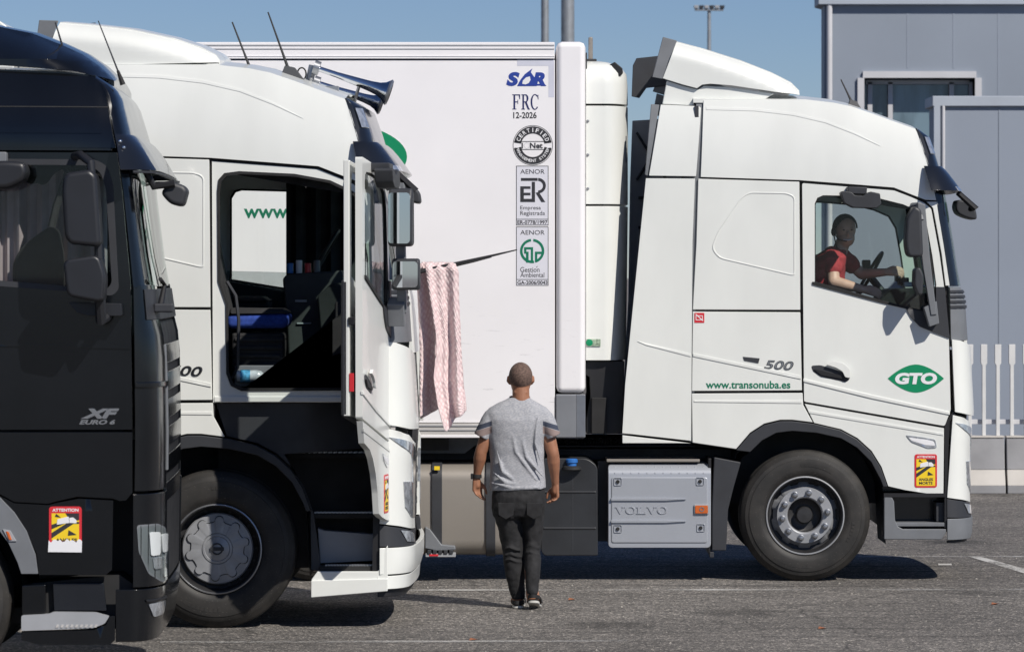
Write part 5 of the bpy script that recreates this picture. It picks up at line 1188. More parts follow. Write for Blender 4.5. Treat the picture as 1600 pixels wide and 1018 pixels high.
for x, y, x2, y2 in ((557, 118, 546, 146), (478, 112, 474, 123), (523, 140, 520, 150)):
    a = mp(x, y); b = mp(x2, y2); br.tube([(a[0], .74, a[1]), (b[0], .8, b[1]-.03)], .012, 8)
a = mp(498, 126); b = mp(522, 137); br.box(a[0], b[0], .72, .8, b[1], a[1]); br.build('horn_bracket', M['steel'], TM, bev=.003)
pts = []
for k in range(15):
    t = k/14; c = mp(462+7*math.cos(PI*(1.2+1.7*t)), 106+10*math.sin(PI*(1.2+1.7*t))*-1); pts.append((c[0], .78, c[1]))
MB().tube(pts, .006, 6).build('horn_air_line', M['rubber'], TM)
# raised wiper that carries the blanket
s2 = FPX/27.5
def w3(px, py, Y): s_ = FPX/Y; return (((px-800)/s_)-FM_.loc[0], Y-26.9, CH+(HZ-py)/s_)
wp = MB().tube([w3(640, 445, 27.35), w3(650, 425, 27.40), w3(712, 412, 27.45), w3(770, 399, 27.5), w3(808, 390, 27.5)], [.018, .016, .013, .008, .004], 8).build('lifted_wiper_arm', M['black'], TM)
MB().tube([w3(712, 415, 27.45), w3(740, 408.5, 27.47), w3(768, 401.5, 27.49)], [.008, .007, .004], 6).build('wiper_blade', M['rubber'], wp)

# ================================================================= PINK BLANKET
M['blanket'] = None
def blanket_mat():
    m, t, p = new_mat('pink_waffle_blanket'); L = t.links.new; N = t.nodes.new
    tc = N('ShaderNodeTexCoord'); mpn = N('ShaderNodeMapping'); mpn.inputs['Rotation'].default_value = (0, 0, R(45)); L(tc.outputs['UV'], mpn.inputs[0])
    v = N('ShaderNodeTexVoronoi'); v.inputs['Scale'].default_value = 15; v.inputs['Randomness'].default_value = .35; L(mpn.outputs[0], v.inputs[0])
    r = N('ShaderNodeValToRGB'); r.color_ramp.elements[0].position = .12; r.color_ramp.elements[0].color = (.82, .70, .69, 1); r.color_ramp.elements[1].position = .62; r.color_ramp.elements[1].color = (.66, .49, .50, 1)
    L(v.outputs[0], r.inputs[0]); L(r.outputs[0], p.inputs['Base Color']); p.inputs['Roughness'].default_value = .95; p.inputs['Sheen Weight'].default_value = .3
    iv = N('ShaderNodeMath'); iv.operation = 'SUBTRACT'; iv.inputs[0].default_value = 1; L(v.outputs[0], iv.inputs[1])
    b = N('ShaderNodeBump'); b.inputs['Strength'].default_value = 1; b.inputs['Distance'].default_value = .007; L(iv.outputs[0], b.inputs['Height']); L(b.outputs[0], p.inputs['Normal'])
    return m
M['blanket'] = blanket_mat()
def cloth(name, left, right, fold, Y, par, nu=70, nv=110):
    """left/right: rows (t, px) of the two edges, py range inside; fold(u,t)->depth"""
    s_ = FPX/Y; V = []; uv = []; F = []
    y0, y1 = left[0][1], left[-1][1]
    for j in range(nv+1):
        t = j/nv
        for i in range(nu+1):
            u = i/nu
            lx = itp([(k, a[0]) for k, a in left_t], t); rx = itp([(k, a[0]) for k, a in right_t], t)
            ly = itp([(k, a[1]) for k, a in left_t], t); ry = itp([(k, a[1]) for k, a in right_t], t)
            px = lx+(rx-lx)*u; py = ly+(ry-ly)*u+bot(u)*t**3
            V.append(((px-800)/s_, fold(u, t), CH+(HZ-py)/s_)); uv.append((u*sc_u, t*2.4))
    for j in range(nv):
        for i in range(nu): a = j*(nu+1)+i; F.append([a, a+1, a+nu+2, a+nu+1])
    me = bpy.data.meshes.new(name); me.from_pydata(V, [], F); ul = me.uv_layers.new(name='UVMap')
    for p in me.polygons:
        for li in p.loop_indices: ul.data[li].uv = uv[me.loops[li].vertex_index]
    o = bpy.data.objects.new(name, me); COL.objects.link(o); me.materials.append(M['blanket'])
    for p in me.polygons: p.use_smooth = True
    o.parent = par; sd = o.modifiers.new('thick', 'SOLIDIFY'); sd.thickness = .008; sd.offset = 1; wrinkle(o, .028, .22, 'blanket_folds')
    return o
BKT = root('blanket', (w3(690, 410, 27.45)[0]+FM_.loc[0], 27.45, w3(690, 410, 27.45)[2]), 'pale pink waffle-weave blanket hung over the raised wiper of the middle truck to dry', 'blanket')
def lo(o, r=BKT): o.location = (-r.location.x, 0, -r.location.z); return o
# front layer, right-hand part
left_t = [(0, (664, 409)), (.2, (667, 440)), (.4, (676, 490)), (.55, (681, 520)), (.7, (678, 590)), (.85, (684, 630)), (1, (696, 672))]
right_t = [(0, (711, 409)), (.1, (717, 425)), (.3, (719, 500)), (.6, (723, 570)), (.85, (727, 630)), (1, (727, 640))]
bot = lambda u: 6*math.sin(u*9)*(1-u); sc_u = .75
fold = lambda u, t: -.045-.035*math.sin(u*7+.8+t*1.2)*(.25+t)-.02*math.sin(u*17+t*2)*(.3+t*.6)+.02*(1-math.cos(t*3))-(.05*(1-t*12)**2*-1 if t < .08 else 0)
lo(cloth('front_fold', left_t, right_t, fold, 27.45, BKT))
left_t = [(0, (654, 412)), (.2, (651, 450)), (.5, (655, 540)), (1, (655, 652))]
right_t = [(0, (676, 408)), (.2, (680, 440)), (.45, (690, 500)), (.7, (688, 570)), (1, (688, 636))]
bot = lambda u: 0; sc_u = .55
fold = lambda u, t: .03+.10*t*math.exp(-((u-.62)/.3)**2)-.03*math.sin(u*9+t)*(.2+t)+.03*t
lo(cloth('inner_fold', left_t, right_t, fold, 27.45, BKT))
left_t = [(0, (660, 410)), (.5, (658, 520)), (1, (657, 655))]
right_t = [(0, (708, 410)), (.5, (712, 520)), (1, (700, 640))]
fold = lambda u, t: .10+.06*t-.02*math.sin(u*8+2)
bot = lambda u: -10*u; sc_u = .8
lo(cloth('back_layer', left_t, right_t, fold, 27.45, BKT))

# ================================================================= BLACK TRUCK
FB_ = Frame(22.86, -125)
TB = root('black_tractor_unit', FB_.loc, 'glossy black truck tractor at the left edge with a mauve curtain behind its window', 'truck')
TB.rotation_euler = (0, 0, R(1.9)); SB = FB_.s; BW = 2.5
def K(px, py): return FB_(px, py)
BXS = [(90, 120), (115, 135), (130, 152), (143, 162), (214, 178), (234, 182), (300, 191), (442, 206), (680, 208), (790, 207), (1005, 207)]
BXA = [(90, 8), (115, 14), (130, 18), (143, 20), (190, 24), (226, 26), (260, 24), (300, 22), (400, 24), (449, 28), (505, 36), (524, 41), (560, 44), (680, 45), (790, 45), (950, 43), (1005, 34)]
BROOF = [(-300, 90), (0, 105), (100, 109), (150, 115), (170, 120)]
def binw(px, py):
    h = (py-itp(BROOF, px))/SB; t = max(0, min(1, 1-h/.42)); return .16*t*t
def bsurf(U, py, o, W=BW):
    xs = itp(BXS, py); a = itp(BXA, py); iy = binw(min(U, xs), py)
    if U <= xs: x, z = K(U, py); return (x, iy-o, z)
    q = (U-xs)/60; far = q > 2
    if far: q = 4-q
    r = .40
    if q <= 1:
        th = max(0, q)*PI/2; x, z = K(xs+a*math.sin(th), py); y = iy*(1-q)+r*(1-math.cos(th)); x += o*math.sin(th); y -= o*math.cos(th)
    else:
        k = q-1; x, z = K(xs+a+2*(1-(1-k)**2), py); y = r+k*(W/2-r); x += o
    if far: y = W-y
    return (x, y, z)
def BQ(q, py): return (itp(BXS, py)+60*q, py)
BCU = frange(-300, 180, 24)+frange(120, 470, 6); BCV = frange(90, 260, 9)+frange(260, 1010, 20)
def bs(name, pts, m, par=None, th=.03, holes=(), bev=.004, off=0, fn=None, rnd=0):
    p = roundpoly(pts, rnd) if rnd else pts
    f0 = fn or bsurf
    return sheet(name, p, (lambda a, b, o: f0(a, b, o+off)), m, par or TB, th, BCU, BCV, holes, bev)
def bq(name, q0, q1, rows, m, th=.03, off=0, par=None, bev=.004, ramp=None):
    n = max(5, int((q1-q0)*6)+1); fr = []; bk = []
    for r_ in rows:
        for i in range(n):
            q = q0+(q1-q0)*i/(n-1); o = off+(ramp(r_, q) if ramp else 0); p = BQ(q, r_); fr.append(bsurf(*p, o)); bk.append(bsurf(*p, o-th))
    Kr = len(rows); N_ = Kr*n; Fc = []
    for k in range(Kr-1):
        for i in range(n-1): a = k*n+i; Fc += [[a, a+1, a+n+1, a+n], [N_+a, N_+a+n, N_+a+n+1, N_+a+1]]
        a = k*n; Fc.append([a, a+n, N_+a+n, N_+a]); b = a+n-1; Fc.append([b, N_+b, N_+b+n, b+n])
    for i in range(n-1): Fc.append([i, N_+i, N_+i+1, i+1]); b = (Kr-1)*n+i; Fc.append([b, b+1, N_+b+1, N_+b])
    return MB().add(fr+bk, Fc).build(name, m, par or TB, bev)
bp = M['blackpaint']; X0 = -420
bs('roof_side_panel', [(X0, 100), (0, 106), (100, 110), (150, 116), (159, 120), (168, 170), (176, 213), (180, 231), (X0, 231)], bp)
bs('pressed_groove', [(X0, 197), (150, 199), (159, 203), (157, 208), (X0, 206)], bp, off=.004, th=.02)
bs('drip_rail', [(X0, 228.5), (172, 231.5), (174, 235), (X0, 234)], bp, off=.012, th=.03, bev=.006)
bs('seam_line', [(X0, 163.5), (167, 165.5), (167, 167), (X0, 165.2)], M['rubber'], off=.0015, th=.004, bev=0)
bq('roof_corner', .02, 3.98, [116, 122, 130, 138, 150, 165, 180, 195, 210, 226, 240, 256], bp, off=.002)
# windscreen, pillars, lower front
bq('windscreen', .45, 3.55, [257, 300, 340, 400, 448], M['screen'], th=.008)
bq('windscreen_pillar', .02, .44, [257, 300, 340, 400, 450], bp, off=.003); bq('windscreen_pillar', 3.56, 3.98, [257, 300, 340, 400, 450], bp, off=.003)
bq('scuttle_panel', .38, 3.62, [452, 460, 480, 500], M['dgrey'], off=.012)
bq('corner_panel', .03, 1.0, [445, 470, 500, 524, 560, 620, 680, 740, 768], bp, off=.004); bq('corner_panel', 3.0, 3.97, [445, 500, 524, 560, 680, 768], bp, off=.004)
bq('front_grille', 1.02, 2.98, [503, 524, 560, 620, 680, 740, 770], M['black'], off=-.01)
for r_ in range(540, 770, 44): bq('grille_bar', 1.02, 2.98, [r_, r_+30], bp, th=.02, off=.004)
bq('corner_trim', .98, 1.06, [540, 600, 680, 740], M['mgrey'], th=.02, off=.012)
bq('corner_ridge', .04, 1.0, [597, 601, 606], bp, th=.02, off=.018, bev=.006)
bq('bumper_corner', .0, 1.0, [772, 782, 800, 860, 900, 918], bp, off=.010); bq('bumper_corner', 3.0, 4.0, [772, 800, 860, 918], bp, off=.010)
bq('bumper_centre', 1.0, 3.0, [774, 860, 918], M['black'], off=0)
bq('bumper', -.45, 4.45, [921, 928, 950, 972, 990, 1003], bp, off=.006)
hl = bs('headlight', roundpoly([BQ(.10, 822), BQ(.55, 822), BQ(.85, 832), BQ(1.05, 862), BQ(1.05, 913), BQ(.7, 912), BQ(.36, 896), BQ(.15, 862)], 5), M['glass'], off=.022, th=.004, bev=0)
bs('headlight_bezel', roundpoly([BQ(.08, 820), BQ(.55, 820), BQ(.87, 830), BQ(1.08, 862), BQ(1.08, 915), BQ(.7, 914), BQ(.34, 898), BQ(.12, 862)], 5), M['mgrey'], hl, off=.010, th=.02)
for a, b, c, d in ((.34, 832, .62, 870), (.42, 872, .7, 892), (.66, 838, .98, 868), (.72, 872, 1.02, 908)):
    bs('reflector_bowl', roundpoly([BQ(a, b), BQ(c, b+2), BQ(c, d), BQ(a+.04, d)], 4), M['paper'] if a in (.34, .66) else M['lens'], hl, off=.019, th=.012, bev=.003)
fl = bs('fog_lamp', roundpoly([BQ(.34, 945), BQ(.95, 945), BQ(.92, 966), BQ(.5, 967)], 4), M['lens'], off=.012, th=.02)
bs('fog_lamp_brow', [BQ(.28, 938), BQ(1.0, 939), BQ(1.0, 943), BQ(.3, 942)], M['black'], fl, off=.016, th=.02)
# visor
vr = lambda r_, q: .02+.12*max(0, (r_-209)/62)**.9*(1 if .7 < q < 3.3 else 1.5)
sv = bq('sun_visor', .03, 3.97, [209, 214, 222, 232, 244, 256, 266], M['gloss_black'], th=.008, ramp=vr)
bq('visor_lip', .2, 3.9, [267, 271], M['dgrey'], th=.02, ramp=lambda r_, q: vr(266, q)-.004, par=sv)
for q, r_ in ((.12, 221), (.15, 231)):
    p = bsurf(*BQ(q, r_), vr(r_, q)+.004); MB().ball(p, .012, .012, .012).build('visor_screw', M['chrome'], sv)
mbk = MB(); a = bsurf(*BQ(.7, 262), .06); b = bsurf(*BQ(.75, 290), .10); c = bsurf(*BQ(.8, 285), .22)
kb = mbk.tube([a, b, c], .022, 8).build('front_mirror', M['black'], TB)
MB().prism(roundpoly([K(246, 300), K(262, 280), K(284, 288), K(290, 296), K(283, 322), K(262, 318)], .03), .22, .46).build('mirror_housing', M['dgrey'], kb, bev=.03, seg=3)
# bodywork side
DWIN = roundpoly([(-130, 250), (146, 252), (164, 262), (173, 290), (182, 449), (172, 459), (104, 452), (-130, 434)], 9)
bs('door', [(-145, 237), (182, 238), (190, 300), (203, 442), (206, 671), (-145, 671)], bp, holes=[DWIN])
bs('belt_line', [(-145, 533), (203, 541), (203, 545), (-145, 537)], bp, off=.008, th=.02, bev=.006)
bs('rear_side_panel', [(X0, 237), (-149, 237), (-149, 671), (X0, 671)], bp)
bs('window_seal', [(x+(-2 if x < 0 else 3), y+(-3 if y < 350 else 3)) for x, y in DWIN], M['dgrey'], holes=[[(x+(6 if x < 0 else -8), y+(6 if y < 350 else -6)) for x, y in DWIN]], off=.003, th=.03)
bs('side_window', DWIN, M['glass'], off=-.02, th=.004, bev=0)
bs('lower_side_panel', [(X0, 675), (206, 675), (206, 770), (196, 782), (186, 783), (176, 779), (120, 776), (84, 784), (75, 787), (22, 784), (0, 772), (-60, 765), (X0, 765)], bp)
bs('step_fairing', [(0, 775), (22, 786), (75, 789), (86, 786), (122, 779), (176, 782), (174, 890), (165, 898), (60, 898), (57, 866), (41, 829), (22, 800)], bp, off=-.006)
bs('wheel_arch', [(-125, 735), (-70, 742), (-30, 758), (0, 777), (22, 800), (41, 829), (55, 866), (59, 896), (33, 896), (27, 878), (13, 848), (-6, 822), (-35, 792), (-75, 774), (-125, 768)], M['mgrey'], off=.014, th=.10)
mk = bs('marker_lamp', [(4, 826), (16, 828), (26, 845), (14, 845)], M['lgrey'], off=.022, th=.02); bs('marker_lens', [(9, 829), (14, 830), (19, 843), (14, 843)], M['amber'], mk, off=.027, th=.01)
MB().prism([K(33, 915), K(184, 900), K(206, 915), K(206, 985), K(33, 985)], .10, .9).build('step_well', M['rubber'], TB, smooth=False)
MB().prism([K(33, 915), K(70, 913), K(70, 958), K(33, 960)], .02, .12).build('step_pillar', bp, TB, bev=.006)
MB().prism([K(80, 912), K(160, 912), K(165, 956), K(82, 956)], .06, .12).build('upper_step_face', M['gloss_black'], TB, bev=.006)
bs('step_plate', roundpoly([(33, 961), (76, 959), (82, 956), (148, 957), (170, 963), (163, 974), (145, 981), (33, 985)], 3), M['lgrey'], off=.012, th=.06, bev=.006)
for k in range(9): bs('tread_bar', [(88+k*7.5, 975.5), (92+k*7.5, 975.5), (90+k*7.5, 980), (86+k*7.5, 980)], M['rubrail'], off=.016, th=.01, bev=.001)
bs('sill_skirt', [(33, 987), (146, 984), (165, 976), (172, 962), (179, 962), (179, 1000), (171, 1007), (60, 1007), (33, 999)], bp, off=.008, th=.08)
MB().loft([[(K(*p)[0], y, K(*p)[1]) for y in (.05, .8)] for p in [(36, 985), (33, 896), (27, 878), (13, 848), (-6, 822), (-35, 792), (-75, 774), (-125, 768), (-200, 780), (-240, 850)]], closed=False, caps=False).build('arch_liner', M['black'], TB)
MB().box(K(X0, 0)[0], K(200, 0)[0], .5, BW-.1, K(0, 985)[1], K(0, 960)[1]).build('underbody', M['black'], TB, smooth=False)
MB().box(K(50, 0)[0], K(225, 0)[0], .45, BW-.45, K(0, 960)[1], K(0, 700)[1]).build('front_structure', M['black'], TB, smooth=False)
MB().box(K(X0, 0)[0], K(205, 0)[0], .3, BW-.1, K(0, 700)[1], K(0, 690)[1]).build('cabin_floor', M['black'], TB, smooth=False)
MB().prism([K(*p) for p in [(X0, 112), (100, 114), (146, 126), (160, 170), (174, 240), (186, 300), (200, 442), (202, 950), (X0, 950)]], BW-.05, BW-.01).build('far_side', bp, TB, smooth=False)
MB().box(K(X0, 0)[0], K(X0+6, 0)[0], .05, BW-.05, K(0, 950)[1], K(0, 110)[1]).build('rear_wall', bp, TB, smooth=False)
# roof + deflector
MB().loft([[(K(px, itp(BROOF, px)+1)[0], .15+2.2*k/10, K(px, itp(BROOF, px)+1)[1]+.05*(1-(k/5-1)**2)) for k in range(11)]+[(K(px, 0)[0], .15+2.2*k/10, K(0, itp(BROOF, px)+8)[1]) for k in range(10, -1, -1)] for px in (X0, 0, 100, 146)]).build('roof', bp, TB)
dt = [(X0, -40), (-200, 0), (-80, 20), (0, 37), (40, 45), (84, 62), (120, 78.5), (147, 97), (163, 112), (170, 120)]
df = bs('roof_deflector', dt+[(110, 109), (90, 107), (0, 100), (X0, 96)], bp, fn=lambda a, b, o: (K(a, b)[0], .13+.3*max(0, min(1, (itp(dt, a)+40-b)/40))**2-o, K(a, b)[1]))
MB().loft([[(K(px, py)[0], .43+(BW-.86)*k/10, K(px, py)[1]+.04*(1-(k/5-1)**2)-.004) for k in range(11)]+[(K(px, py)[0], BW-.43-(BW-.86)*k/10, K(px, py)[1]-.04) for k in range(11)] for px, py in dt]).build('deflector_top', bp, df)
MB().prism([K(81, 106), K(85, 92), K(88, 92), K(96, 106)], .22, .27).build('roof_fin', bp, TB, bev=.008)
at = MB().tube([(K(186, 128)[0], .30, K(0, 128)[1]), (K(178, 106)[0], .30, K(0, 106)[1])], [.016, .008], 8).build('antenna', M['rubber'], TB)
MB().tube([(K(178, 106)[0], .30, K(0, 106)[1]), (K(147, 27)[0], .30, K(0, 27)[1])], [.005, .003], 6).build('antenna_rod', M['dgrey'], at)
MB().tube([(K(87, 64)[0], .45, K(0, 64)[1]), (K(76, 27)[0], .45, K(0, 27)[1])], [.006, .004], 6).build('antenna_rod', M['dgrey'], TB)
# mirrors
def hbb(name, pts, ya, yb, m, par, bev=.03, rnd=.04): return MB().prism(roundpoly([K(*p) for p in pts], rnd), ya, yb).build(name, m, par, bev=bev, seg=4)
ma = MB().tube([(K(116, 0)[0], .0, K(0, 244)[1]), (K(128, 0)[0], -.16, K(0, 243)[1]), (K(146, 0)[0], -.24, K(0, 256)[1]), (K(147, 0)[0], -.24, K(0, 275)[1])], .024, 10)
ma = ma.build('mirror_arm', M['mirrorblack'], TB)
MB().tube([(K(157, 0)[0], -.24, K(0, 380)[1]), (K(158, 0)[0], -.24, K(0, 405)[1])], .022, 8).build('mirror_link', M['mirrorblack'], ma)
MB().tube([(K(160, 0)[0], -.24, K(0, 465)[1]), (K(161, 0)[0], -.22, K(0, 500)[1]), (K(168, 0)[0], -.05, K(0, 494)[1])], .03, 8).build('lower_mirror_arm', M['mirrorblack'], ma)
hbb('mirror_housing', [(104, 300), (106, 280), (112, 272), (147, 267), (157, 276), (164, 380), (158, 386), (116, 382), (108, 370)], -.38, -.12, M['mirrorblack'], ma)
hbb('mirror_housing', [(106, 412), (112, 405), (160, 398), (171, 430), (168, 468), (160, 471), (112, 462)], -.38, -.12, M['mirrorblack'], ma)
hbb('mirror_bracket', [(108, 472), (190, 474), (192, 493), (140, 493), (122, 488)], -.12, .01, M['mirrorblack'], ma, .012, .01)
km = hbb('kerb_mirror', [(-60, 258), (18, 253), (45, 256), (50, 270), (44, 285), (20, 297), (-60, 297)], -.34, -.08, M['mirrorblack'], TB)
MB().prism(rrect(*K(-6, 262), *K(12, 238), .01), -.10, .01).build('mirror_bracket', M['mgrey'], km, bev=.006)
# wiper
wa = bsurf(*BQ(.85, 478), .03); wb = bsurf(*BQ(1.0, 445), .06); wc = bsurf(*BQ(.85, 436), .05)
MB().tube([wa, wb, wc], [.02, .013, .012], 8).build('wiper_arm', M['black'], TB)
pv = bsurf(*BQ(.8, 480), .05); MB().box(pv[0]-.05, pv[0]+.06, pv[1]-.08, pv[1]+.05, pv[2]-.03, pv[2]+.02).build('wiper_pivot', M['dgrey'], TB, bev=.01)
# curtain and seat seen through the window
rings = []
for py in (262, 300, 360, 400, 445):
    ring = []
    for k in range(60):
        px = -140+300*k/59; x, z = K(px, py-(6*math.sin(k*.55)**2 if py == 262 else 0)); ring.append((x, .34+.04*math.sin(k*.75)+.025*math.sin(k*1.7+1), z-(.10*abs(math.sin(k*.21)) if py == 262 else 0)))
    rings.append(ring+[(x, y+.012, z) for x, y, z in ring[::-1]])
MB().loft(rings).build('curtain', M['curtain'], TB)
MB().prism(roundpoly([K(16, 470), K(16, 410), K(30, 385), K(60, 362), (K(76, 352)), K(88, 360), K(96, 400), K(96, 470)], .05), .10, .26).build('seat_backrest', M['darkint'], TB, bev=.04, seg=3)
MB().tube([(K(76, 0)[0], .18, K(0, 354)[1]), (K(84, 0)[0], .17, K(0, 320)[1]), (K(104, 0)[0], .15, K(0, 265)[1])], .022, 6).build('seat_belt', M['darkint'], TB)
MB().box(K(-140, 0)[0], K(190, 0)[0], .1, .9, K(0, 690)[1], K(0, 462)[1]).build('cab_interior', M['darkint'], TB, smooth=False)
# lettering and sticker
text('model_lettering', 'XF', (*K(125, 654), *K(186, 638)), -.001, M['chrome'], TB, .06, .35, th=.006)
text('emission_lettering', 'EURO 6', (*K(123, 663), *K(179.5, 655.5)), -.001, M['chrome'], TB, .045, .3, th=.004)
warning_sign('torn_warning_sticker', TB, K, 76, 791, 127, 862, .0, True)
wheel(TB, 0, .05, .5, 'cap'); wheel(TB, 0, BW-.05, .5, 'none', mirror=True)
# ================================================================= PEOPLE
def remesh(o, vox, smooth_it=4):
    r = o.modifiers.new('fuse', 'REMESH'); r.mode = 'VOXEL'; r.voxel_size = vox; r.use_smooth_shade = True
    if smooth_it: k = o.modifiers.new('relax', 'SMOOTH'); k.factor = .5; k.iterations = smooth_it
    return o
def ring(cx, cy, z, rx, ry, n=28, e=2.3, tilt=0):
    P = []
    for k in range(n):
        t = 2*PI*k/n; c, s_ = math.cos(t), math.sin(t)
        x = rx*math.copysign(abs(c)**(2/e), c); y = ry*math.copysign(abs(s_)**(2/e), s_)
        P.append((cx+x, cy+y, z+tilt*x))
    return P
def hand(mb, wrist, down, side, fwd, curl, k=1.0, thumb=1):
    """palm plus five fingers; down = direction of the hand, side = towards the thumb, fwd = palm normal"""
    w_ = Vector(wrist); d = Vector(down).normalized(); s_ = Vector(side).normalized(); f = Vector(fwd).normalized()
    for i, (o, ln, r) in enumerate(((.030, .068, .0088), (.011, .078, .0092), (-.009, .072, .0088), (-.028, .056, .0078))):
        b = w_+d*.085*k+s_*o*k
        mb.tube([w_+d*.01+s_*o*.5*k, b], [.017*k, .0125*k], 8, True)
        p = b; a = curl*(.5+.12*i); pts = [b]
        for seg in (.45, .32, .23):
            dd = d*math.cos(a)+f*math.sin(a); p = p+dd*ln*seg*k; pts.append(p); a += curl*.8
        mb.tube(pts, [r*k*1.12, r*k, r*k*.94, r*k*.8], 8, True)
    mb.tube([w_, w_+d*.05*k], [.025*k, .028*k], 10, True)
    t0 = w_+d*.025*k+s_*.022*k; t1 = t0+(d*.6+s_*.6+f*.35)*.038*k; t2 = t1+(d*.9+s_*.15+f*.4)*.030*k; t3 = t2+(d*.95+f*.25)*.024*k
    mb.tube([t0, t1, t2, t3], [.015*k, .012*k, .0105*k, .008*k], 8, True)

FP = Frame(28.6, 815)
PR = root('person', FP.loc, 'man seen from behind walking in grey striped-sleeve T-shirt, charcoal jeans and sandals', 'person')
def H(px, py, y=0): a = FP(px, py); return (a[0], y, a[1])
b = MB()
hc = H(813.5, 590)
b.ball((hc[0], .0, hc[2]+.006), .079, .100, .098, 28, 18)
b.ball((hc[0], .018, hc[2]-.048), .068, .080, .072, 24, 14)                 # jaw and face side (away from the camera)
b.ball((hc[0], .098, hc[2]-.035), .012, .022, .022, 12, 8)                  # nose
for dx in (-.030, .030): b.ball((hc[0]+dx, .080, hc[2]-.012), .014, .012, .009, 10, 8)
b.ball((hc[0], .088, hc[2]-.075), .024, .012, .010, 10, 8)
for sx in (-1, 1):
    b.tube([(hc[0]+sx*.076, .004, hc[2]-.042), (hc[0]+sx*.086, -.006, hc[2]-.022), (hc[0]+sx*.086, -.006, hc[2]+.006)], [.008, .014, .010], 10, True)
b.tube([(hc[0], -.012, hc[2]-.05), (hc[0]+.002, -.02, hc[2]-.13), (hc[0]+.004, -.01, hc[2]-.20)], [.060, .060, .075], 18, True)
for w_ in (0,): b.tube([(hc[0]-.035, -.055, hc[2]-.10), (hc[0]+.035, -.055, hc[2]-.10)], [.014, .014], 8, True)
# trunk under the shirt
b.loft([ring(-.02, .0, H(0, 760)[2], .15, .10), ring(-.02, .0, H(0, 700)[2], .15, .10), ring(-.02, 0, H(0, 650)[2], .17, .10), ring(-.01, 0, H(0, 630)[2], .08, .06)])
# arms
lsh = Vector(H(771, 660)); rsh = Vector(H(849, 660))
lel = Vector(H(751.5, 705, -.03)); lwr = Vector(H(744.5, 747, .02)); rel = Vector(H(864, 708, -.02)); rwr = Vector(H(868, 757, .05))
def limb(A, B, rs):
    n = len(rs); b.tube([tuple(A.lerp(B, i/(n-1))) for i in range(n)], rs, 14, True)
limb(lsh, lel, [.055, .054, .050, .042]); limb(lel, lwr, [.042, .045, .038, .030, .026])
limb(rsh, rel, [.055, .054, .050, .042]); limb(rel, rwr, [.042, .045, .038, .030, .026])
hand(b, tuple(lwr), (.05, .05, -1), (.75, .55, -.1), (.6, -.4, -.1), .55)
hand(b, tuple(rwr), (-.03, .12, -1), (-.6, .7, 0), (-.7, -.5, 0), .75)
# legs inside the jeans and bare feet
for (kx, ky, ax, ay, fz, yk, ya, hr) in ((803, 860, 810, 940, .045, .0, .0, 0), (829, 860, 831, 930, .10, .02, -.14, 1)):
    kn = Vector(H(kx, ky, yk)); an = Vector(H(ax, ay, ya)); b.tube([tuple(kn), tuple(an)], [.050, .040], 12, True)
    if not hr: b.tube([tuple(an), (an.x-.004, ya+.0, .05), (an.x-.012, ya+.07, .045), (an.x-.02, ya+.17, .035)], [.040, .040, .040, .036], 12, True)
    else: b.tube([tuple(an), (an.x+.012, ya+.0, .105), (an.x+.02, ya+.07, .075), (an.x+.035, ya+.16, .035)], [.038, .040, .038, .034], 12, True)
B_ = remesh(b.build('body', M['skin'], PR), .0052, 3)
# cropped hair cap
hb_ = MB(); rows = []
for k in range(1, 13):
    t = PI*k/12*.60; rr = []
    for i in range(30):
        p = 2*PI*i/30; back = .5-.5*math.sin(p)
        tt = t*(.62+.60*back**.7)
        rr.append((hc[0]+.0835*math.sin(tt)*math.cos(p), .0+.1035*math.sin(tt)*math.sin(p), hc[2]+.008+.1015*math.cos(tt)))
    rows.append(rr)
hb_.loft(rows).build('cropped_hair', M['hair'], PR)
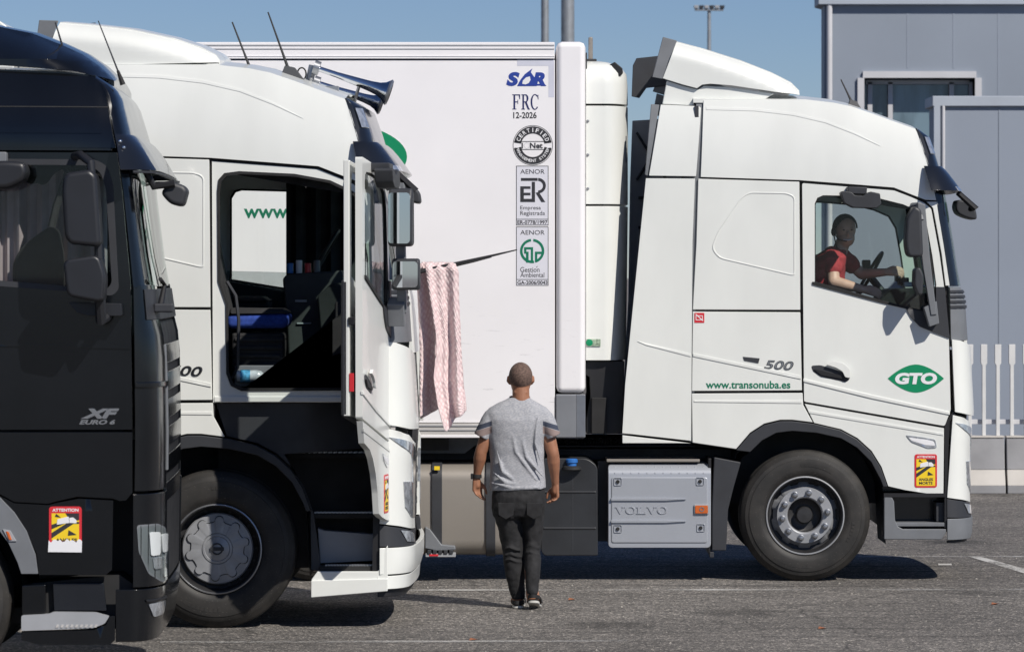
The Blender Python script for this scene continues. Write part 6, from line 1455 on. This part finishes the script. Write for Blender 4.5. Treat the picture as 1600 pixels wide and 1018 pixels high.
# shirt
def shirt_mat():
    m, t, p = new_mat('grey_marl_shirt'); L = t.links.new; N = t.nodes.new
    tc = N('ShaderNodeTexCoord'); mp = N('ShaderNodeMapping'); mp.inputs['Scale'].default_value = (1, 1, 3.2); L(tc.outputs['Object'], mp.inputs[0])
    n = N('ShaderNodeTexNoise'); n.inputs['Scale'].default_value = 70; n.inputs['Detail'].default_value = 5; L(mp.outputs[0], n.inputs[0])
    r = N('ShaderNodeValToRGB'); r.color_ramp.elements[0].position = .42; r.color_ramp.elements[0].color = (.29, .30, .33, 1); r.color_ramp.elements[1].position = .66; r.color_ramp.elements[1].color = (.43, .43, .45, 1); L(n.outputs[0], r.inputs[0])
    sx = N('ShaderNodeSeparateXYZ'); L(tc.outputs['Object'], sx.inputs[0])
    ab = N('ShaderNodeMath'); ab.operation = 'ADD'; ab.inputs[1].default_value = .03; L(sx.outputs[0], ab.inputs[0])
    a2 = N('ShaderNodeMath'); a2.operation = 'ABSOLUTE'; L(ab.outputs[0], a2.inputs[0])
    h = N('ShaderNodeMath'); h.operation = 'MULTIPLY_ADD'; h.inputs[1].default_value = .32; L(a2.outputs[0], h.inputs[0]); L(sx.outputs[2], h.inputs[2])
    lim = N('ShaderNodeMath'); lim.operation = 'GREATER_THAN'; lim.inputs[1].default_value = .178; L(a2.outputs[0], lim.inputs[0])
    def band(lo, hi):
        g1 = N('ShaderNodeMath'); g1.operation = 'GREATER_THAN'; g1.inputs[1].default_value = lo; L(h.outputs[0], g1.inputs[0])
        g2 = N('ShaderNodeMath'); g2.operation = 'LESS_THAN'; g2.inputs[1].default_value = hi; L(h.outputs[0], g2.inputs[0])
        m1 = N('ShaderNodeMath'); m1.operation = 'MULTIPLY'; L(g1.outputs[0], m1.inputs[0]); L(g2.outputs[0], m1.inputs[1])
        m2_ = N('ShaderNodeMath'); m2_.operation = 'MULTIPLY'; L(m1.outputs[0], m2_.inputs[0]); L(lim.outputs[0], m2_.inputs[1]); return m2_
    z0 = H(0, 684)[2]
    prev = r.outputs[0]
    for lo, hi, c in ((z0+.072+.075, z0+.072+.108, (.045, .055, .085, 1)), (z0+.072+.022, z0+.072+.072, (.24, .185, .175, 1))):
        mk = band(lo, hi); mx = N('ShaderNodeMix'); mx.data_type = 'RGBA'; mx.inputs[7].default_value = c; L(mk.outputs[0], mx.inputs[0]); L(prev, mx.inputs[6]); prev = mx.outputs[2]
    L(prev, p.inputs['Base Color']); p.inputs['Roughness'].default_value = .95
    n2 = N('ShaderNodeTexNoise'); n2.inputs['Scale'].default_value = 300; L(tc.outputs['Object'], n2.inputs[0]); bp = N('ShaderNodeBump'); bp.inputs['Strength'].default_value = .25; bp.inputs['Distance'].default_value = .002; L(n2.outputs[0], bp.inputs['Height']); L(bp.outputs[0], p.inputs['Normal'])
    return m
sh = MB()
def xr(l, r): a, b_ = H(l, 0)[0], H(r, 0)[0]; return (a+b_)/2, (b_-a)/2
rows = []
for py, l, r, dy, cyo in ((764, 765, 853.5, .135, .0), (745, 765.5, 852, .13, .0), (720, 766, 850.5, .125, -.005), (695, 764, 850.5, .125, -.01), (670, 761.5, 852.5, .13, -.012), (655, 758, 859, .125, -.012), (644, 757, 861, .108, -.01), (636, 765, 854, .095, -.008), (630, 776, 843, .088, -.006), (624, 790, 832, .075, -.004), (621, 795, 829, .068, .0)):
    c, w_ = xr(l, r); rows.append(ring(c, cyo, H(0, py)[2], w_, dy, 36, 2.5, .04 if py > 750 else 0))
sh.loft(rows)
for S, E, (l, r, ee) in ((lsh, lel, (740.5, 764, 683)), (rsh, rel, (853, 876.5, 683))):
    c, w_ = xr(l, r); e = Vector((c, -.02, H(0, ee-1)[2])); s0 = Vector((H(769 if S.x < 0 else 850, 0)[0], -.008, H(0, 650)[2])); sg = 1 if c > 0 else -1
    RR = []
    for i, (rx, ry) in enumerate(((.060, .080), (.063, .085), (.060, .080), (.057, .077), (.057, .078))):
        p = s0.lerp(e, i/4); d = (e-s0).normalized(); ax = Vector((-d.z, 0, d.x)) if True else None
        RR.append([tuple(p+Vector((ax.x*rx*math.cos(t), ry*math.sin(t), ax.z*rx*math.cos(t)))) for t in [2*PI*k/22 for k in range(22)]])
    sh.loft(RR)
# diagonal drape folds on the back and side
for (x0, y0, x1, y1, x2, y2, rr) in ((797, 655, 806, 705, 838, 748, .011), (812, 665, 822, 712, 850, 745, .010), (776, 700, 785, 735, 815, 757, .010), (770, 735, 790, 752, 822, 757, .009), (768, 752, 800, 760, 845, 760, .008), (840, 650, 836, 690, 846, 725, .009)):
    pts = [H(x0, y0, -.128), H((x0+x1)/2, (y0+y1)/2, -.132), H(x1, y1, -.132), H((x1+x2)/2, (y1+y2)/2, -.128), H(x2, y2, -.118)]
    sh.tube(pts, [rr*.3, rr, rr*1.2, rr, rr*.3], 8, True)
S_ = sh.build('t_shirt', shirt_mat(), PR); remesh(S_, .0065, 5); wrinkle(S_, .014, .13, 'shirt_folds')
MB().loft([[(H(812, 0)[0]+.073*math.cos(t), .0+.073*math.sin(t), H(0, 621.5)[2]+dz+.012*math.sin(t)) for t in [2*PI*k/30 for k in range(30)]] for dz in (-.010, .008)], caps=False).build('neckband', mat('grey_neckband', (.34, .35, .38), .95), PR)
# jeans
jn = MB(); z = lambda py: H(0, py)[2]
c, w_ = xr(768, 852); jn.loft([ring(c, 0, z(758), w_*.96, .12, 30), ring(c, -.01, z(775), w_*.99, .135, 30), ring(c, -.012, z(792), w_, .135, 30), ring(c, -.0, z(806), w_*.94, .12, 30)])
def leg(rows):
    RR = []
    for py, l, r, y, ry in rows:
        c, w_ = xr(l, r); RR.append(ring(c, y, z(py), w_*.955, ry*.95, 24, 2.1))
    jn.loft(RR)
leg([(785, 769, 813, -.01, .115), (805, 771, 815, .0, .11), (825, 777, 817, .01, .10), (845, 781, 818.5, .015, .085), (862, 784.5, 819, .01, .078), (880, 786, 820, .0, .078), (900, 790, 820.5, -.005, .072), (918, 794, 821, -.005, .064), (930, 797.5, 821, 0, .058), (935, 799.5, 820.5, 0, .056)])
leg([(785, 808, 852, .0, .115), (805, 812, 851, .01, .11), (825, 816, 850, .02, .10), (845, 819, 846, .01, .085), (862, 818.5, 845, -.02, .078), (880, 819, 846, -.06, .076), (900, 820, 844, -.10, .068), (912, 821, 842, -.12, .060), (920, 822.5, 841.5, -.135, .055), (925, 823, 841, -.14, .053)])
for (x0, x1, py, y, rr) in ((786, 817, 856, -.075, .008), (788, 818, 866, -.07, .007), (787, 816, 874, -.075, .008), (792, 819, 905, -.06, .007), (796, 820, 916, -.055, .008), (798, 820, 927, -.052, .008), (822, 844, 852, -.08, .008), (821, 843, 862, -.095, .008), (822, 840, 908, -.16, .007), (824, 840, 919, -.165, .007), (776, 810, 806, -.11, .008), (815, 842, 800, -.11, .007), (790, 812, 790, -.12, .007)):
    jn.tube([H(x0, py, y+.02), H((x0*2+x1)/3, py-2, y), H((x0+2*x1)/3, py+1.5, y), H(x1, py+3, y+.02)], [rr*.5, rr, rr, rr*.5], 8, True)
J = jn.build('jeans', M['denim'], PR); remesh(J, .0068, 4); wrinkle(J, .010, .05, 'jean_folds')
for x0 in (778, 822):
    MB().prism([H(x0, 783)[0::2], H(x0+26, 784)[0::2], H(x0+24, 803)[0::2], H(x0+12, 809)[0::2], H(x0+1, 802)[0::2]], -.148, -.138).build('back_pocket', M['denim'], PR, bev=.004)
# wristwatch and sandals
wv = lwr.lerp(lel, .08)
wt = MB().loft([[(wv.x+r*math.cos(t), wv.y+r*math.sin(t), wv.z+dz) for t in [2*PI*k/20 for k in range(20)]] for r, dz in ((.031, -.014), (.034, -.012), (.034, .012), (.031, .014))]).build('wristwatch', M['rubber'], PR)
MB().box(wv.x-.043, wv.x-.026, wv.y-.022, wv.y+.018, wv.z-.02, wv.z+.02).build('watch_face', M['black'], wt, bev=.005)
for (x, yb, z0, pitch, nm) in ((H(808.5, 0)[0], -.085, .0, 0, 'sandal'), (H(832.5, 0)[0], -.225, .055, .22, 'sandal')):
    o_ = [(0.0, 0), (.034, .012), (.042, .06), (.036, .13), (.046, .21), (.036, .268), (.0, .285), (-.036, .268), (-.044, .21), (-.034, .13), (-.040, .06), (-.032, .012)]
    yaw = .08 if pitch else -.05
    def tr(p, h): q = (p[0]*math.cos(yaw)+p[1]*math.sin(yaw)*(1 if pitch else -1), p[1]); return (x+q[0], yb+q[1], z0+h-pitch*min(q[1], .2)+.0)
    oo = roundpoly(o_, .02); so_ = MB().loft([[tr(p, h) for p in oo] for h in ((.002, .020) if not pitch else (-.004, .014))]).build(nm, M['gloveg'], PR, bev=.004)
    MB().loft([[tr((p[0]*.96, p[1]*.97+.004), h) for p in oo] for h in ((.026, .034) if not pitch else (.016, .024))]).build('footbed', M['rubber'], so_, bev=.003)
    RR = []
    for yy in (.12, .15, .19, .22): RR.append([tr((.052*math.cos(t), yy), (.03 if not pitch else .02)+.062*math.sin(t)) for t in [PI*k/12 for k in range(13)]]+[tr((.047*math.cos(t), yy), (.03 if not pitch else .02)+.056*math.sin(t)) for t in [PI*k/12 for k in range(12, -1, -1)]])
    MB().loft(RR).build('sandal_strap', M['rubber'], so_)
    RR = []
    for hh in (.03, .055): RR.append([tr((.043*math.cos(t), .075+.085*math.sin(t)), hh) for t in [PI+PI*k/12 for k in range(13)]]+[tr((.038*math.cos(t), .075+.080*math.sin(t)), hh) for t in [PI+PI*k/12 for k in range(12, -1, -1)]])
    MB().loft(RR).build('heel_strap', M['rubber'], so_)

# ---- driver in the right-hand truck
FD = Frame(31.45, 1320)
DR = root('person', (FD.loc[0], 31.45, LR(0, 478)[1]), 'smiling man with a headset and red sleeves leaning behind the wheel of the right-hand truck', 'person')
DZ0 = LR(0, 478)[1]
def D_(px, py, y=0): a = FD(px, py); return (a[0], y, a[1]-DZ0)
b = MB()
hd = D_(1321, 362); k = 1.0
b.ball((hd[0], -.0, hd[2]+.022), .080, .098, .098, 24, 16); b.ball((hd[0]+.008, -.028, hd[2]-.048), .062, .072, .068, 20, 12)
b.ball((hd[0]+.012, -.112, hd[2]-.018), .013, .022, .024, 10, 8)
for dx in (-.024, .042): b.ball((hd[0]+dx, -.087, hd[2]+.024), .018, .014, .008, 10, 8)
b.ball((hd[0]+.010, -.098, hd[2]-.062), .028, .010, .008, 10, 8)
b.tube([(hd[0]-.01, .01, hd[2]-.06), (hd[0]-.05, .02, hd[2]-.17)], [.055, .062], 14, True)
sh1 = Vector(D_(1300, 402, -.12)); el1 = Vector(D_(1299, 440, -.22)); wr1 = Vector(D_(1345, 452, -.25))
b.tube([tuple(sh1), tuple(el1)], [.044, .048], 12, True); b.tube([tuple(el1), tuple(el1.lerp(wr1, .4)), tuple(wr1)], [.048, .044, .030], 12, True)
hand(b, tuple(wr1), (1, -.1, -.2), (.1, .3, .9), (0, .6, -.5), .6)
sh2 = Vector(D_(1318, 400, .18)); el2 = Vector(D_(1350, 428, .2)); wr2 = Vector(D_(1385, 425, .05))
b.tube([tuple(sh2), tuple(el2)], [.044, .044], 12, True); b.tube([tuple(el2), tuple(wr2)], [.043, .030], 12, True)
hand(b, tuple(wr2), (1, -.2, .1), (0, .2, 1), (.3, .5, -.6), .8)
remesh(b.build('body', mat('brightened_skin', (.66, .42, .32), .5, var=.06, scale=14), DR), .0065, 3)  # driver's skin colour lightened to make up for the shade inside the cab
ts = MB(); ts.loft([ring(D_(1285, 0)[0], .03, D_(0, 470)[2], .17, .20), ring(D_(1287, 0)[0], .02, D_(0, 430)[2], .16, .20), ring(D_(1297, 0)[0], .02, D_(0, 402)[2], .13, .21), ring(D_(1306, 0)[0], .02, D_(0, 390)[2], .08, .10)])
ts.tube([tuple(sh1+Vector((0, .05, .02))), tuple(sh1.lerp(el1, .45))], [.072, .068], 14, True); ts.tube([tuple(sh2), tuple(sh2.lerp(el2, .5))], [.07, .065], 14, True)
o = ts.build('t_shirt', M['redcloth'], DR); remesh(o, .009, 3); wrinkle(o, .02, .08, 'driver_folds')
rows = []
for k_ in range(1, 11):
    t = PI*k_/10*.52
    rows.append([(hd[0]+.084*math.sin(t*(.8+.35*(.5+.5*math.sin(p))))*math.cos(p), .002+.102*math.sin(t*(.8+.35*(.5+.5*math.sin(p))))*math.sin(p), hd[2]+.024+.102*math.cos(t*(.8+.35*(.5+.5*math.sin(p))))) for p in [2*PI*i/24 for i in range(24)]])
MB().ball((hd[0]-.006, .018, hd[2]+.047), .083, .098, .084, 28, 18).build('short_hair', mat('black_hair', (.02, .016, .014), .7, bump=.3, bscale=400), DR)
for dx in (-.022, .040): MB().ball((hd[0]+dx, -.100, hd[2]+.012), .009, .006, .005, 8, 6).build('eye', M['black'], DR)
MB().tube([(hd[0]-.022+.0, -.105, hd[2]-.060), (hd[0]+.012, -.112, hd[2]-.066), (hd[0]+.042, -.103, hd[2]-.058)], [.004, .007, .004], 8, True).build('teeth', M['paper'], DR)
hs = MB().tube([(hd[0]-.004+.092*math.cos(R(a_)), .0, hd[2]+.028+.104*math.sin(R(a_))) for a_ in range(200, -1, -10)], .007, 8)
hs.tube([(hd[0]-.092, -.03, hd[2]-.01), (hd[0]-.06, -.10, hd[2]-.06), (hd[0]-.0, -.125, hd[2]-.075)], .005, 6)
hs.ball((hd[0]-.09, -.01, hd[2]), .022, .035, .035); hs.build('headset', M['black'], DR)
hs2 = MB().tube([(hd[0]-.09, -.02, hd[2]-.03), (hd[0]-.075, -.10, hd[2]-.12), (hd[0]-.06, -.18, hd[2]-.26)], .005, 6).build('headset_cable', M['black'], DR)

# ---- small things in the open cab
def Mw(px, py, y): a = mp(px, py); return (a[0]+FM_.loc[0], 26.9+y, a[1])
bl_ = Mw(366, 588, .10)
bt = root('water_bottle', bl_, 'clear plastic bottle with a blue label lying on the floor of the open cab', 'bottle')
def xl_(px): return mp(px, 0)[0]-mp(366, 0)[0]
prof_ = [(0, .012), (.012, .036), (.05, .040), (.06, .036), (.07, .040), (.14, .040), (.17, .034), (.19, .016), (.215, .014)]
MB().loft([[(x, r*math.cos(t), .0+r*math.sin(t)) for t in [2*PI*k/20 for k in range(20)]] for x, r in prof_]).build('bottle_body', M['pvc'], bt)
MB().loft([[(x, .0412*math.cos(t), .0412*math.sin(t)) for t in [2*PI*k/20 for k in range(20)]] for x in (.035, .10)], caps=False).build('bottle_label', mat('bottle_label_blue', (.10, .42, .70), .4, var=.45, scale=30), bt)
MB().loft([[(x, .018*math.cos(t), .018*math.sin(t)) for t in [2*PI*k/16 for k in range(16)]] for x in (.21, .235)]).build('bottle_cap', M['blue'], bt)
fl_ = root('flower_garland', Mw(452, 588, .08), 'small dried pink flower garland hanging by the open cab sill', 'garland')
for i in range(14):
    a = i*1.7; x, z_ = (-.005+.035*math.sin(a))*1.2, .06-.010*i
    MB().ball((x, .01*math.cos(a), z_), .014, .012, .010, 6, 5).build('petal', M['pinkflower'], fl_, smooth=False)
